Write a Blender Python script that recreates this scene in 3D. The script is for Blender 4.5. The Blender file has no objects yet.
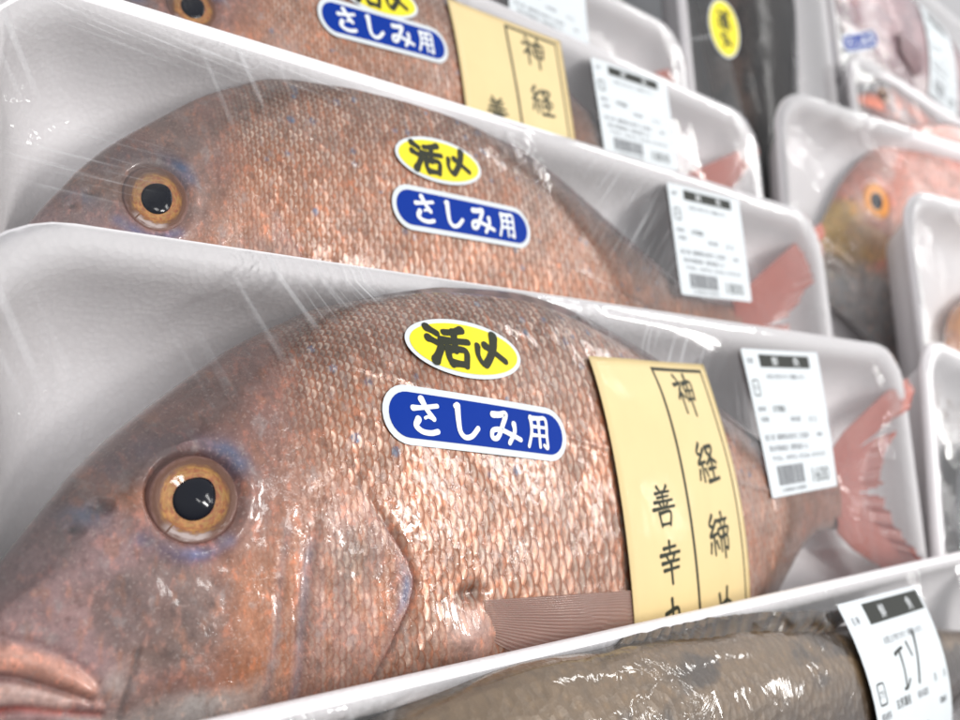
import bpy, math
import numpy as np
from mathutils import Matrix, Vector

# ------------------------------------------------------------------ camera, world, lamps, exposure
scene = bpy.context.scene
COL = scene.collection
TILT = math.radians(46)                       # the packs lean back by this much
PACK = Matrix.Translation((0, 0, 1.0)) @ Matrix.Rotation(TILT, 4, 'X')   # pack frame: x along the rim, y up the pack, z out of it

cd = bpy.data.cameras.new("camera")
cam = bpy.data.objects.new("camera", cd)
COL.objects.link(cam)
cd.sensor_width = 36.0
cd.lens = 33.75
cd.clip_start = 0.005
cd.clip_end = 50
D1 = Vector((0.7320, 0.0528, 0.6792)); D2 = Vector((0.0593, 0.9883, -0.1408)); DN = Vector((-0.6787, 0.1433, 0.7203))
R = Matrix(((D1.x, -D1.y, -D1.z, 0), (-D2.x, D2.y, D2.z, 0), (-DN.x, DN.y, DN.z, 0), (0, 0, 0, 1)))
cam.matrix_world = PACK @ Matrix.Translation((-0.0471, -0.0502, 0.1828)) @ R
cd.dof.use_dof = True
cd.dof.focus_distance = 0.208
cd.dof.aperture_fstop = 13.5
scene.camera = cam

world = bpy.data.worlds.new("World")
scene.world = world
world.use_nodes = True
bg = world.node_tree.nodes["Background"]
_wt = world.node_tree                           # a shop: pale ceiling overhead, dimmer aisles towards the horizon
_tc = _wt.nodes.new('ShaderNodeTexCoord'); _sx = _wt.nodes.new('ShaderNodeSeparateXYZ'); _cr = _wt.nodes.new('ShaderNodeValToRGB')
_wt.links.new(_tc.outputs['Generated'], _sx.inputs[0]); _wt.links.new(_sx.outputs[2], _cr.inputs[0]); _wt.links.new(_cr.outputs[0], bg.inputs[0])
_cr.color_ramp.elements[0].position = 0.0; _cr.color_ramp.elements[0].color = (.42, .41, .42, 1)
_cr.color_ramp.elements[1].position = 0.75; _cr.color_ramp.elements[1].color = (.97, .98, 1.0, 1)
bg.inputs[1].default_value = 1.06

def tube_lamp(name, loc, length, width, power, direction, target):
    ld = bpy.data.lights.new(name, 'AREA')
    ld.shape = 'RECTANGLE'; ld.size = length; ld.size_y = width
    ld.energy = power * .50; ld.color = (1.0, 0.985, 0.96)
    o = bpy.data.objects.new(name, ld); COL.objects.link(o)
    z = (Vector(loc) - Vector(target)).normalized()
    x = Vector(direction); x = (x - x.dot(z) * z).normalized()
    y = z.cross(x)
    o.matrix_world = Matrix.Translation(loc) @ Matrix(((x.x, y.x, z.x, 0), (x.y, y.y, z.y, 0), (x.z, y.z, z.z, 0), (0, 0, 0, 1)))
    return o

LAMPS = [  # ceiling tubes in pairs, two rows: (x, y of the middle, length, power)
    (0.42, -1.20, 0.34, 2.6), (0.47, -1.13, 0.34, 2.6),
    (1.24, -1.56, 1.00, 28), (1.29, -1.49, 1.00, 28),
    (1.40, -1.08, 1.10, 9), (1.45, -1.01, 1.10, 9),
    (2.45, -1.38, 1.25, 8), (2.50, -1.31, 1.25, 8),
    (2.30, 0.10, 1.25, 8), (2.35, 0.17, 1.25, 8),
    (4.10, -1.55, 1.25, 12), (4.15, -1.48, 1.25, 12),
]
for (x, y, ln, pw) in LAMPS:
    tube_lamp("ceiling_tube", (x, y, 2.5), ln, 0.040, pw, (1, -.65, 0), (x, y, 1.0))

scene.view_settings.view_transform = 'Standard'
scene.view_settings.look = 'None'
scene.view_settings.exposure = 0.20
scene.view_settings.gamma = 1.0
scene.view_settings.use_curve_mapping = False
cy = scene.cycles
cy.use_denoising = True
cy.max_bounces = 8; cy.transparent_max_bounces = 12; cy.glossy_bounces = 3; cy.diffuse_bounces = 4
cy.caustics_reflective = False; cy.caustics_refractive = False
cy.sample_clamp_indirect = 4.0

#<GEOM
# ------------------------------------------------------------------ pure shape functions (metres, pack frame)
rng = np.random.default_rng(7)

def smooth(e0, e1, x):
    t = np.clip((x - e0) / (e1 - e0), 0, 1)
    return t * t * (3 - 2 * t)

def catmull(pts, n=10):
    p = np.asarray(pts, float)
    if len(p) == 2:
        t = np.linspace(0, 1, n)[:, None]
        return p[0] * (1 - t) + p[1] * t
    p = np.vstack([2 * p[0] - p[1], p, 2 * p[-1] - p[-2]])
    out = []
    for i in range(1, len(p) - 2):
        a, b, c, d = p[i - 1], p[i], p[i + 1], p[i + 2]
        t = np.linspace(0, 1, n, endpoint=(i == len(p) - 3))[:, None]
        out.append(0.5 * (2 * b + (c - a) * t + (2 * a - 5 * b + 4 * c - d) * t ** 2 + (3 * b - a - 3 * c + d) * t ** 3))
    return np.vstack(out)

def pline(u, v, pts, n=6):
    """distance to a smooth polyline, signed side (+ = left of travel), parameter 0..1"""
    q = catmull(pts, n)
    best = np.full(u.shape, 1e9); side = np.zeros(u.shape); par = np.zeros(u.shape)
    for i in range(len(q) - 1):
        a, b = q[i], q[i + 1]
        d = b - a; L2 = d @ d + 1e-18
        t = np.clip(((u - a[0]) * d[0] + (v - a[1]) * d[1]) / L2, 0, 1)
        ex, ey = u - a[0] - t * d[0], v - a[1] - t * d[1]
        dd = np.hypot(ex, ey)
        m = dd < best
        best = np.where(m, dd, best)
        side = np.where(m, np.sign(d[0] * (v - a[1]) - d[1] * (u - a[0])), side)
        par = np.where(m, (i + t) / (len(q) - 1), par)
    return best, side, par

def pnoise(u, v, s, seed=0):
    """cheap smooth value noise, -1..1"""
    r = np.random.default_rng(seed).uniform(-1, 1, (256, 256))
    x, y = u / s, v / s
    xi, yi = np.floor(x).astype(int), np.floor(y).astype(int)
    fx, fy = x - xi, y - yi
    fx, fy = fx * fx * (3 - 2 * fx), fy * fy * (3 - 2 * fy)
    g = lambda a, b: r[a % 256, b % 256]
    return (g(xi, yi) * (1 - fx) + g(xi + 1, yi) * fx) * (1 - fy) + (g(xi, yi + 1) * (1 - fx) + g(xi + 1, yi + 1) * fx) * fy

def fbm(u, v, s, seed=0, o=3):
    return sum(pnoise(u, v, s / 2 ** k, seed + k) * 0.5 ** k for k in range(o)) / 1.75

# red sea bream, outline in the frame of its pack
BTOP = np.array([(-.0145, -.0835), (-.0135, -.0790), (-.0095, -.0735), (.0008, -.0620), (.0078, -.0530), (.0132, -.0462), (.0163, -.0422), (.0250, -.0338),
                 (.0420, -.0210), (.0510, -.0148), (.0625, -.0088), (.0735, -.0040), (.0965, .0012), (.1100, .0034), (.1345, .0044), (.1525, .0030),
                 (.1780, -.0030), (.2100, -.0135), (.2500, -.0290), (.2800, -.0395), (.3050, -.0455), (.3300, -.0470), (.3450, -.0460)])
BBOT = np.array([(-.0145, -.0835), (-.0135, -.0890), (-.0090, -.0930), (.0050, -.0985), (.0200, -.1060), (.0400, -.1190), (.0700, -.1370), (.1000, -.1490),
                 (.1400, -.1540), (.1800, -.1480), (.2200, -.1310), (.2600, -.1080), (.2900, -.0890), (.3150, -.0790), (.3300, -.0770), (.3450, -.0780)])
BW = np.array([(-.0145, .002), (-.012, .0055), (-.006, .0085), (.006, .0125), (.02, .0160), (.04, .0185), (.07, .0205), (.11, .0215), (.16, .0205), (.21, .0170), (.26, .0115), (.30, .0075), (.345, .004)])
BU0, BU1 = -.0145, .345

def _interp(tab, u):
    """monotone-ish smooth table look-up"""
    q = catmull(tab, 12)
    o = np.argsort(q[:, 0])
    return np.interp(u, q[o, 0], q[o, 1])

def bream_zc(u):
    return np.interp(u, [-.02, .03, .08, .2, .3, .345], [-.006, -.003, 0, 0, -.006, -.009])

def bream_h(u, v):
    """near surface of the bream over the plane of the rim; -1 outside its outline"""
    uc = np.clip(u, BU0, BU1)
    a, b, w = _interp(BTOP, uc), _interp(BBOT, uc), _interp(BW, uc)
    yc, H = (a + b) / 2, np.maximum((a - b) / 2, 1e-5)
    t = (v - yc) / H
    z = bream_zc(uc) + w * np.maximum(1 - t * t, 0) ** 0.45
    return np.where((np.abs(t) <= 1) & (u >= BU0) & (u <= BU1), z, -1.0)

# tray
def tray_sd(x, y, L, Wd, r):
    """signed distance outside of a rounded rectangle 0..L, -Wd..0 (negative inside)"""
    qx = np.abs(x - L / 2) - L / 2 + r
    qy = np.abs(y + Wd / 2) - Wd / 2 + r
    return np.hypot(np.maximum(qx, 0), np.maximum(qy, 0)) + np.minimum(np.maximum(qx, qy), 0) - r

class Film:
    """stretch film over a tray: a membrane hung from the rim and pushed up by what lies in the tray"""
    def __init__(s, L, Wd, r, obst, top=0.0, step=0.0025, it=2500):
        s.L, s.Wd, s.r, s.top = L, Wd, r, top
        nx, ny = int(L / step) + 1, int(Wd / step) + 1
        s.xs = np.linspace(0, L, nx); s.ys = np.linspace(-Wd, 0, ny)
        X, Y = np.meshgrid(s.xs, s.ys, indexing='ij')
        sd = tray_sd(X, Y, L, Wd, r)
        rim = sd > -0.006
        ob = np.maximum(obst(X, Y - (-0)) , -0.004)
        ob2 = ob + 0.0002
        h = np.maximum(ob2, 0.0004)
        fixed = 0.0004
        for k in range(it):
            a = h.copy()
            a[1:-1, 1:-1] = 0.25 * (h[2:, 1:-1] + h[:-2, 1:-1] + h[1:-1, 2:] + h[1:-1, :-2])
            a = np.maximum(a, ob2)
            h = np.where(rim, np.maximum(fixed, ob2), a)
        s.h = h; s.gap = h - ob
        s.X, s.Y, s.sd = X, Y, sd
    def z(s, x, y, arr=None):
        arr = s.h if arr is None else arr
        fx = np.clip((np.asarray(x, float) - s.xs[0]) / (s.xs[1] - s.xs[0]), 0, len(s.xs) - 1.001)
        fy = np.clip((np.asarray(y, float) - s.ys[0]) / (s.ys[1] - s.ys[0]), 0, len(s.ys) - 1.001)
        i, j = fx.astype(int), fy.astype(int); fx, fy = fx - i, fy - j
        return (arr[i, j] * (1 - fx) + arr[i + 1, j] * fx) * (1 - fy) + (arr[i, j + 1] * (1 - fx) + arr[i + 1, j + 1] * fx) * fy
#GEOM>

# ------------------------------------------------------------------ helpers: meshes, tags, node trees
RT = 0.0085                                    # rim of the first tray above the pack origin

def mesh_np(name, verts, faces, mats=(), mat_idx=None, attrs=None, smooth_shade=True):
    me = bpy.data.meshes.new(name)
    verts = np.asarray(verts, np.float32)
    faces = list(faces) if not isinstance(faces, np.ndarray) else faces
    if isinstance(faces, np.ndarray):
        n, k = faces.shape
        me.vertices.add(len(verts)); me.vertices.foreach_set("co", verts.ravel())
        me.loops.add(n * k); me.loops.foreach_set("vertex_index", faces.astype(np.int32).ravel())
        me.polygons.add(n); me.polygons.foreach_set("loop_start", np.arange(0, n * k, k, dtype=np.int32))
        me.update(calc_edges=True)
    else:
        me.from_pydata([tuple(map(float, v)) for v in verts], [], [tuple(map(int, f)) for f in faces])
    for m in mats:
        me.materials.append(m)
    if mat_idx is not None:
        me.polygons.foreach_set("material_index", np.asarray(mat_idx, np.int32))
    me.polygons.foreach_set("use_smooth", np.full(len(me.polygons), smooth_shade))
    for k, a in (attrs or {}).items():
        a = np.asarray(a, np.float32)
        if a.ndim == 1:
            me.attributes.new(k, 'FLOAT', 'POINT').data.foreach_set("value", a)
        elif a.shape[1] == 3:
            me.attributes.new(k, 'FLOAT_VECTOR', 'POINT').data.foreach_set("vector", a.ravel())
    me.validate()
    me.update()
    return me

def grid_faces(n, m, wrap_m=False):
    i = np.arange(n - 1)[:, None]; j = np.arange(m if wrap_m else m - 1)[None, :]
    j2 = (j + 1) % m
    return np.stack([i * m + j, (i + 1) * m + j, (i + 1) * m + j2, i * m + j2], -1).reshape(-1, 4)

def place(name, me, parent=None, mat=None, label=None, cat=None, group=None, kind=None):
    o = bpy.data.objects.new(name, me); COL.objects.link(o)
    if parent is not None: o.parent = parent
    if mat is not None: o.matrix_world = mat
    if label: o["label"] = label
    if cat: o["category"] = cat
    if group: o["group"] = group
    if kind: o["kind"] = kind
    return o

def at(dx, dy, dz, rz=0.0, s=(1, 1, 1), ry=0.0):
    return PACK @ Matrix.Translation((dx, dy, dz)) @ Matrix.Rotation(ry, 4, 'Y') @ Matrix.Rotation(rz, 4, 'Z') @ Matrix.Diagonal((s[0], s[1], s[2], 1))

class NT:
    """small node-tree writer"""
    def __init__(s, name):
        s.mat = bpy.data.materials.new(name); s.mat.use_nodes = True
        s.t = s.mat.node_tree; s.t.nodes.clear()
        s.out = s.t.nodes.new('ShaderNodeOutputMaterial')
    def n(s, kind, **kw):
        nd = s.t.nodes.new(kind)
        for k, v in kw.items(): setattr(nd, k, v)
        return nd
    def put(s, sock, v):
        if isinstance(v, bpy.types.NodeSocket): s.t.links.new(v, sock)
        elif isinstance(v, (tuple, list)) and sock.type == 'RGBA' and len(v) == 3: sock.default_value = (*v, 1)
        else: sock.default_value = v
    def m(s, op, a, b=0.0, c=0.0, clamp=False):
        nd = s.n('ShaderNodeMath', operation=op, use_clamp=clamp)
        s.put(nd.inputs[0], a); s.put(nd.inputs[1], b)
        if op in ('MULTIPLY_ADD', 'SMOOTH_MIN', 'COMPARE', 'WRAP'): s.put(nd.inputs[2], c)
        return nd.outputs[0]
    def ramp01(s, x, e0, e1, a=0.0, b=1.0):
        nd = s.n('ShaderNodeMapRange', interpolation_type='SMOOTHSTEP')
        for i, v in enumerate((x, e0, e1, a, b)): s.put(nd.inputs[i], v)
        return nd.outputs[0]
    def mix(s, f, a, b, blend='MIX'):
        nd = s.n('ShaderNodeMix', data_type='RGBA', blend_type=blend)
        s.put(nd.inputs[0], f); s.put(nd.inputs[6], a); s.put(nd.inputs[7], b)
        return nd.outputs[2]
    def mixf(s, f, a, b):
        nd = s.n('ShaderNodeMix', data_type='FLOAT')
        s.put(nd.inputs[0], f); s.put(nd.inputs[2], a); s.put(nd.inputs[3], b)
        return nd.outputs[0]
    def attr(s, name): return s.n('ShaderNodeAttribute', attribute_name=name)
    def sep(s, v):
        nd = s.n('ShaderNodeSeparateXYZ'); s.put(nd.inputs[0], v); return nd.outputs
    def comb(s, x, y, z=0.0):
        nd = s.n('ShaderNodeCombineXYZ')
        for i, v in enumerate((x, y, z)): s.put(nd.inputs[i], v)
        return nd.outputs[0]
    def noise(s, vec, scale, detail=3.0, rough=0.5, dist=0.0):
        nd = s.n('ShaderNodeTexNoise')
        s.put(nd.inputs['Vector'], vec); s.put(nd.inputs['Scale'], scale); s.put(nd.inputs['Detail'], detail)
        s.put(nd.inputs['Roughness'], rough); s.put(nd.inputs['Distortion'], dist)
        return nd.outputs[0]
    def obj(s): return s.n('ShaderNodeTexCoord').outputs['Object']
    def bump(s, h, dist, strength=1.0, normal=None):
        nd = s.n('ShaderNodeBump'); s.put(nd.inputs['Height'], h); s.put(nd.inputs['Distance'], dist); s.put(nd.inputs['Strength'], strength)
        if normal is not None: s.put(nd.inputs['Normal'], normal)
        return nd.outputs[0]
    def pbr(s, **kw):
        nd = s.n('ShaderNodeBsdfPrincipled')
        for k, v in kw.items(): s.put(nd.inputs[k.replace('_', ' ')], v)
        s.t.links.new(nd.outputs[0], s.out.inputs[0])
        return nd

def foam_material():
    N = NT("foam")
    v = N.n('ShaderNodeTexVoronoi'); N.put(v.inputs['Vector'], N.obj()); N.put(v.inputs['Scale'], 700.0)
    n2 = N.noise(N.obj(), 60.0, 4)
    h = N.m('ADD', N.m('MULTIPLY', v.outputs[0], 0.6), n2)
    c = N.mix(n2, (.85, .815, .825), (.89, .86, .868))
    c = N.mix(N.m('MULTIPLY', v.outputs[0], .16), c, (.62, .60, .61))
    N.pbr(Base_Color=c, Roughness=.5, Specular_IOR_Level=.35, Normal=N.bump(h, .00030, .6),
          Subsurface_Weight=.25, Subsurface_Radius=(.004, .004, .004), Subsurface_Scale=1.0)
    return N.mat

def film_material(name, crinkle=1.0, gain=1.2, rough=.05):
    N = NT(name)
    p = N.obj(); x, y, z = N.sep(p)
    big = N.noise(p, 9.0, 1)
    # fine stretch lines run across the rim; they come and go in patches
    s1 = N.noise(N.comb(N.m('MULTIPLY_ADD', y, 130.0, N.m('MULTIPLY', x, 330.0)), N.m('MULTIPLY', y, 9.0), N.m('MULTIPLY', x, 3.0)), 1.0, 1)
    s2 = N.noise(N.comb(N.m('MULTIPLY_ADD', x, 70.0, N.m('MULTIPLY', y, 420.0)), N.m('MULTIPLY', x, 8.0), 3.0), 1.0, 1)
    patch = N.ramp01(N.noise(p, 20.0, 1), .54, .70)
    patch2 = N.ramp01(N.noise(N.comb(x, y, 5.0), 16.0, 1), .56, .72)
    pcr = N.ramp01(N.noise(N.comb(y, x, 9.0), 24.0, 1), .60 - .12 * (crinkle - 1), .74)
    cr = N.noise(p, 110.0, 2, .5, 1.6)
    h = N.m('ADD', N.m('MULTIPLY', N.m('MULTIPLY', s1, patch), .5), N.m('MULTIPLY', N.m('MULTIPLY', s2, patch2), .45))
    h = N.m('ADD', h, N.m('MULTIPLY', N.m('MULTIPLY', cr, pcr), 1.5 * crinkle))
    h = N.m('ADD', h, N.m('MULTIPLY', big, 1.1))
    nrm = N.bump(h, .0007, 1.0)
    fr = N.n('ShaderNodeFresnel'); N.put(fr.inputs[0], 1.46); N.put(fr.inputs[1], nrm)
    fac = N.m('MULTIPLY', N.m('MULTIPLY', fr.outputs[0], gain), N.attr("fade").outputs['Fac'], clamp=True)
    g = N.n('ShaderNodeBsdfGlossy'); N.put(g.inputs['Roughness'], rough); N.put(g.inputs['Normal'], nrm); N.put(g.inputs[0], (1, 1, 1))
    t = N.n('ShaderNodeBsdfTransparent'); N.put(t.inputs[0], (.985, .985, .985))
    st = N.attr("stress").outputs['Vector']; sa, sdir, _ = N.sep(st)
    ca, sn = N.m('COSINE', sdir), N.m('SINE', sdir)
    al = N.m('ADD', N.m('MULTIPLY', x, ca), N.m('MULTIPLY', y, sn)); ac = N.m('SUBTRACT', N.m('MULTIPLY', y, ca), N.m('MULTIPLY', x, sn))
    ln = N.noise(N.comb(N.m('MULTIPLY', al, 22.0), N.m('MULTIPLY', ac, 900.0), 0.0), 1.0, 2)
    white = N.m('MULTIPLY', N.ramp01(ln, .50, .78), sa)
    white = N.m('ADD', white, N.m('MULTIPLY', N.m('MULTIPLY', N.ramp01(s1, .55, .75), patch), .16))
    white = N.m('MULTIPLY', N.m('ADD', white, .010), N.attr("fade").outputs['Fac'])
    df = N.n('ShaderNodeBsdfDiffuse'); N.put(df.inputs[0], (.86, .87, .88)); N.put(df.inputs['Normal'], nrm)
    m0 = N.n('ShaderNodeMixShader'); N.put(m0.inputs[0], white)
    N.t.links.new(t.outputs[0], m0.inputs[1]); N.t.links.new(df.outputs[0], m0.inputs[2])
    mx = N.n('ShaderNodeMixShader'); N.put(mx.inputs[0], fac)
    N.t.links.new(m0.outputs[0], mx.inputs[1]); N.t.links.new(g.outputs[0], mx.inputs[2])
    N.t.links.new(mx.outputs[0], N.out.inputs[0])
    return N.mat

def skin_material(name, edge=(.36, .105, .036), core=(.60, .45, .36), scale_amt=1.0, wrap=1.0):
    N = NT(name)
    pig = N.attr("pig").outputs['Color']
    a, b, msk = N.sep(N.attr("scl").outputs['Vector'])
    p = N.obj()
    # overlapping scales: each one a disc whose free rim points to the tail
    K = 1.96
    wob = N.noise(p, 260.0, 2)
    a = N.m('ADD', a, N.m('MULTIPLY', N.m('SUBTRACT', wob, .5), .34))
    b = N.m('ADD', b, N.m('MULTIPLY', N.m('SUBTRACT', N.noise(p, 210.0, 1), .5), .12))
    c1 = N.m('FLOOR', a); c0 = N.m('SUBTRACT', c1, 1.0)
    def cell(c):
        q = N.m('ADD', b, N.m('MULTIPLY', N.m('FLOORED_MODULO', c, 2.0), .5))
        yy = N.m('MULTIPLY', N.m('SUBTRACT', N.m('FRACT', q), .5), K)
        xx = N.m('SUBTRACT', a, c)
        d = N.m('DIVIDE', N.m('SQRT', N.m('ADD', N.m('MULTIPLY', xx, xx), N.m('MULTIPLY', yy, yy))), 1.4)
        return d, N.m('FLOOR', q)
    d0, r0 = cell(c0); d1_, r1 = cell(c1)
    front = N.m('LESS_THAN', d0, 1.0)
    t = N.mixf(front, d1_, d0)
    cc = N.mixf(front, c1, c0); rr = N.mixf(front, r1, r0)
    wn = N.n('ShaderNodeTexWhiteNoise', noise_dimensions='2D'); N.put(wn.inputs['Vector'], N.comb(cc, rr))
    rnd = wn.outputs['Value']; rcol = N.sep(wn.outputs['Color'])
    ms = N.m('MULTIPLY', msk, scale_amt)
    rim = N.m('MULTIPLY', N.ramp01(t, .70, .93), ms)
    mid = N.m('MULTIPLY', N.m('MULTIPLY', N.ramp01(t, .2, .62), N.m('SUBTRACT', 1.0, N.ramp01(t, .62, .84))), ms)
    fleck = N.noise(p, 900.0, 2, .6)
    mott = N.noise(p, 120.0, 3, .6)
    col = N.mix(N.m('MULTIPLY', N.m('MULTIPLY', mid, .72), N.m('MULTIPLY_ADD', rnd, .75, .45)), pig, core)
    col = N.mix(N.m('MULTIPLY', rim, .85), col, N.mix(.6, pig, edge))
    col = N.mix(N.ramp01(t, .94, 1.0, 0.0, N.m('MULTIPLY', ms, .20)), col, N.mix(.55, pig, (.05, .025, .02)))
    # coppery and silvery fine marbling, stretched across the rows
    px_, py_, pz_ = N.sep(p)
    marb = N.noise(N.comb(N.m('MULTIPLY', px_, 520.0), N.m('MULTIPLY', py_, 300.0), N.m('MULTIPLY', pz_, 300.0)), 1.0, 4, .62)
    marb2 = N.noise(N.comb(N.m('MULTIPLY', px_, 300.0), N.m('MULTIPLY', py_, 190.0), 7.0), 1.0, 4, .65)
    col = N.mix(N.m('MULTIPLY', N.ramp01(marb, .52, .68), .75), col, N.mix(1.0, pig, (1.75, 1.45, 1.30), 'MULTIPLY'))
    col = N.mix(N.m('MULTIPLY', N.ramp01(marb2, .54, .70), .65), col, N.mix(.55, pig, (.40, .36, .35)))
    col = N.mix(N.m('MULTIPLY', N.ramp01(marb2, .46, .30), .55), col, N.mix(1.0, pig, (.50, .40, .38), 'MULTIPLY'))
    k = N.m('ADD', .14, N.m('ADD', N.m('MULTIPLY', fleck, .56), N.m('MULTIPLY', mott, .66)))
    col = N.mix(1.0, col, N.comb(k, k, k), 'MULTIPLY')
    # fine silver flecks on naked skin
    fl = N.ramp01(N.noise(p, 1500.0, 1), .60, .72)
    col = N.mix(N.m('MULTIPLY', fl, N.m('MULTIPLY_ADD', ms, -.12, .18)), col, (.62, .5, .44))
    hgt = N.m('ADD', N.m('MULTIPLY', N.m('MULTIPLY', t, N.ramp01(t, 1.0, .93)), ms), N.m('MULTIPLY', fleck, .35))
    hgt = N.m('ADD', hgt, N.m('MULTIPLY', rnd, N.m('MULTIPLY', ms, .25)))
    nrm = N.bump(hgt, .00024, .7)
    # each scale is tipped a little its own way, so some flash and some do not
    tip = N.n('ShaderNodeVectorMath', operation='MULTIPLY_ADD')
    N.put(tip.inputs[0], N.comb(N.m('SUBTRACT', rcol[0], .5), N.m('SUBTRACT', rcol[1], .5), 0.0))
    N.put(tip.inputs[1], N.comb(N.m('MULTIPLY', ms, .26), N.m('MULTIPLY', ms, .26), 0.0)); N.put(tip.inputs[2], nrm)
    nn = N.n('ShaderNodeVectorMath', operation='NORMALIZE'); N.put(nn.inputs[0], tip.outputs[0])
    # the film that clings to the skin: its own crinkled gloss over everything
    oi = N.n('ShaderNodeObjectInfo').outputs['Random']
    q = N.n('ShaderNodeVectorMath', operation='ADD'); N.put(q.inputs[0], p); N.put(q.inputs[1], N.comb(N.m('MULTIPLY', oi, 3.0), oi, oi))
    q = q.outputs[0]
    x, y, z = N.sep(q)
    patch = N.m('MAXIMUM', N.m('MULTIPLY', N.ramp01(N.noise(q, 30.0, 1), .54, .68), .8), N.attr('crk').outputs['Fac'])
    patch2 = N.ramp01(N.noise(N.comb(y, x, 4.0), 22.0, 1), .50, .66)
    w1 = N.noise(q, 260.0, 3, .55, 1.5)
    w2 = N.noise(N.comb(N.m('MULTIPLY_ADD', y, 60.0, N.m('MULTIPLY', x, 420.0)), N.m('MULTIPLY', y, 16.0), 0.0), 1.0, 2)
    w3 = N.noise(q, 42.0, 1)
    cw = N.m('ADD', N.m('MULTIPLY', w1, N.m('MULTIPLY_ADD', patch, .75, .04)), N.m('ADD', N.m('MULTIPLY', N.m('MULTIPLY', w2, patch2), .60), N.m('MULTIPLY', w3, 1.6)))
    cw = N.m('ADD', cw, N.m('MULTIPLY', N.m('MULTIPLY', t, ms), .10))
    cn = N.bump(cw, .0009 * wrap, 1.0)
    N.pbr(Base_Color=col, Metallic=N.m('ADD', N.m('MULTIPLY', mid, .38), N.m('MULTIPLY_ADD', ms, .10, .08)), Roughness=N.m("MULTIPLY_ADD", fleck, .25, .28), Specular_IOR_Level=.32,
          Normal=nn.outputs[0], Coat_Weight=1.0, Coat_Roughness=.07, Coat_IOR=1.35, Coat_Normal=cn)
    return N.mat

def fin_material(name, col, col2, dens=1.0, alpha=.82):
    N = NT(name)
    ray = N.attr("ray").outputs['Fac']                       # 0..n along the spread of the fin rays
    r = N.m('ABSOLUTE', N.m('SUBTRACT', N.m('FRACT', N.m('ADD', ray, N.m('MULTIPLY', N.noise(N.obj(), 75.0, 3), 1.6))), .5))
    n1 = N.noise(N.obj(), 140.0, 3)
    c = N.mix(N.ramp01(r, .1, .4), col, col2)
    c = N.mix(N.m('MULTIPLY', n1, .5), c, tuple(v * .55 for v in col))
    N.pbr(Base_Color=c, Roughness=.4, Normal=N.bump(N.m('MULTIPLY', r, 1.0), .0004, .6), Coat_Weight=.6, Coat_Roughness=.12,
          Alpha=alpha, Subsurface_Weight=.2, Subsurface_Radius=(.003, .001, .001), Subsurface_Scale=1.0)
    return N.mat

def plain(name, col, rough=.4, coat=0.0, var=.06, bump=0.0, spec=.22):
    N = NT(name)
    n1 = N.noise(N.obj(), 90.0, 3)
    k = N.m('MULTIPLY_ADD', n1, 2 * var, 1 - var)
    c = N.mix(1.0, col, N.comb(k, k, k), 'MULTIPLY')
    kw = dict(Base_Color=c, Roughness=rough, Specular_IOR_Level=spec, Coat_Weight=coat, Coat_Roughness=.1)
    if bump: kw['Coat_Normal' if coat else 'Normal'] = N.bump(N.noise(N.obj(), 60.0, 2), bump, 1.0)
    N.pbr(**kw)
    return N.mat

def iris_material(name, gold, outer, ring):
    N = NT(name)
    r = N.attr("rad").outputs['Fac']; th = N.attr("ang").outputs['Fac']
    n1 = N.noise(N.comb(N.m('MULTIPLY', N.m('SINE', th), 1.6), N.m('MULTIPLY', N.m('COSINE', th), 1.6), N.m('MULTIPLY', r, 7.0)), 2.2, 4, .6)
    rr = N.m('ADD', r, N.m('MULTIPLY', N.m('SUBTRACT', n1, .5), .24))
    c = N.mix(N.ramp01(rr, .40, .47), tuple(v * 1.25 for v in gold), gold)
    c = N.mix(N.ramp01(n1, .40, .62), c, tuple(g * m for g, m in zip(gold, (.85, .45, .5))))
    n2 = N.noise(N.obj(), 480.0, 3, .6)
    c = N.mix(N.m('MULTIPLY', N.ramp01(n2, .50, .70), .6), c, tuple(min(1, g * m) for g, m in zip(gold, (1.7, 1.6, 1.8))))
    c = N.mix(N.ramp01(rr, .64, .80), c, outer)
    c = N.mix(N.ramp01(rr, .86, .97), c, ring)
    # pale crescent in the colour, on the tail side of the ring
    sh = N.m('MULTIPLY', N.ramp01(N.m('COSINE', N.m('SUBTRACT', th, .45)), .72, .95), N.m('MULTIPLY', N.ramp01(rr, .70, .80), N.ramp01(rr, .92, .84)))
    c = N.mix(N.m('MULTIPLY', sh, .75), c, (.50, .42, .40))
    N.pbr(Base_Color=c, Roughness=.4, Metallic=.1, Specular_IOR_Level=.25, Coat_Weight=N.ramp01(r, .55, .78, 1.0, .05), Coat_Roughness=.03, Normal=N.bump(n1, .0003, .5))
    return N.mat

M_FOAM = foam_material()
M_FILM = film_material("stretch_film")
M_FILM_WET = film_material("crumpled_film", crinkle=2.0, gain=1.4)
M_PUPIL = plain("pupil_black", (.001, .002, .007), .08, .45, 0, 0, .05)
M_STK = plain("sticker_border", (.62, .66, .68), .45, .05)
M_YEL = plain("sticker_yellow", (.80, .68, .02), .45, .05, .05)
M_BLUE = plain("sticker_blue", (.001, .030, .27), .5, 0, .05, 0, .07)
M_WHITE = plain("print_white", (.74, .77, .78), .4)
M_INK = plain("print_black", (.018, .020, .016), .5)
M_GREEN_INK = plain("print_dark", (.02, .024, .012), .5)
M_TAN = plain("band_paper", (.70, .55, .28), .42, .15, .05, .0004)
M_LABEL = plain("label_paper", (.63, .67, .69), .5, .12, .03)
M_GREY_INK = plain("print_grey", (.10, .10, .11), .5)

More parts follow.
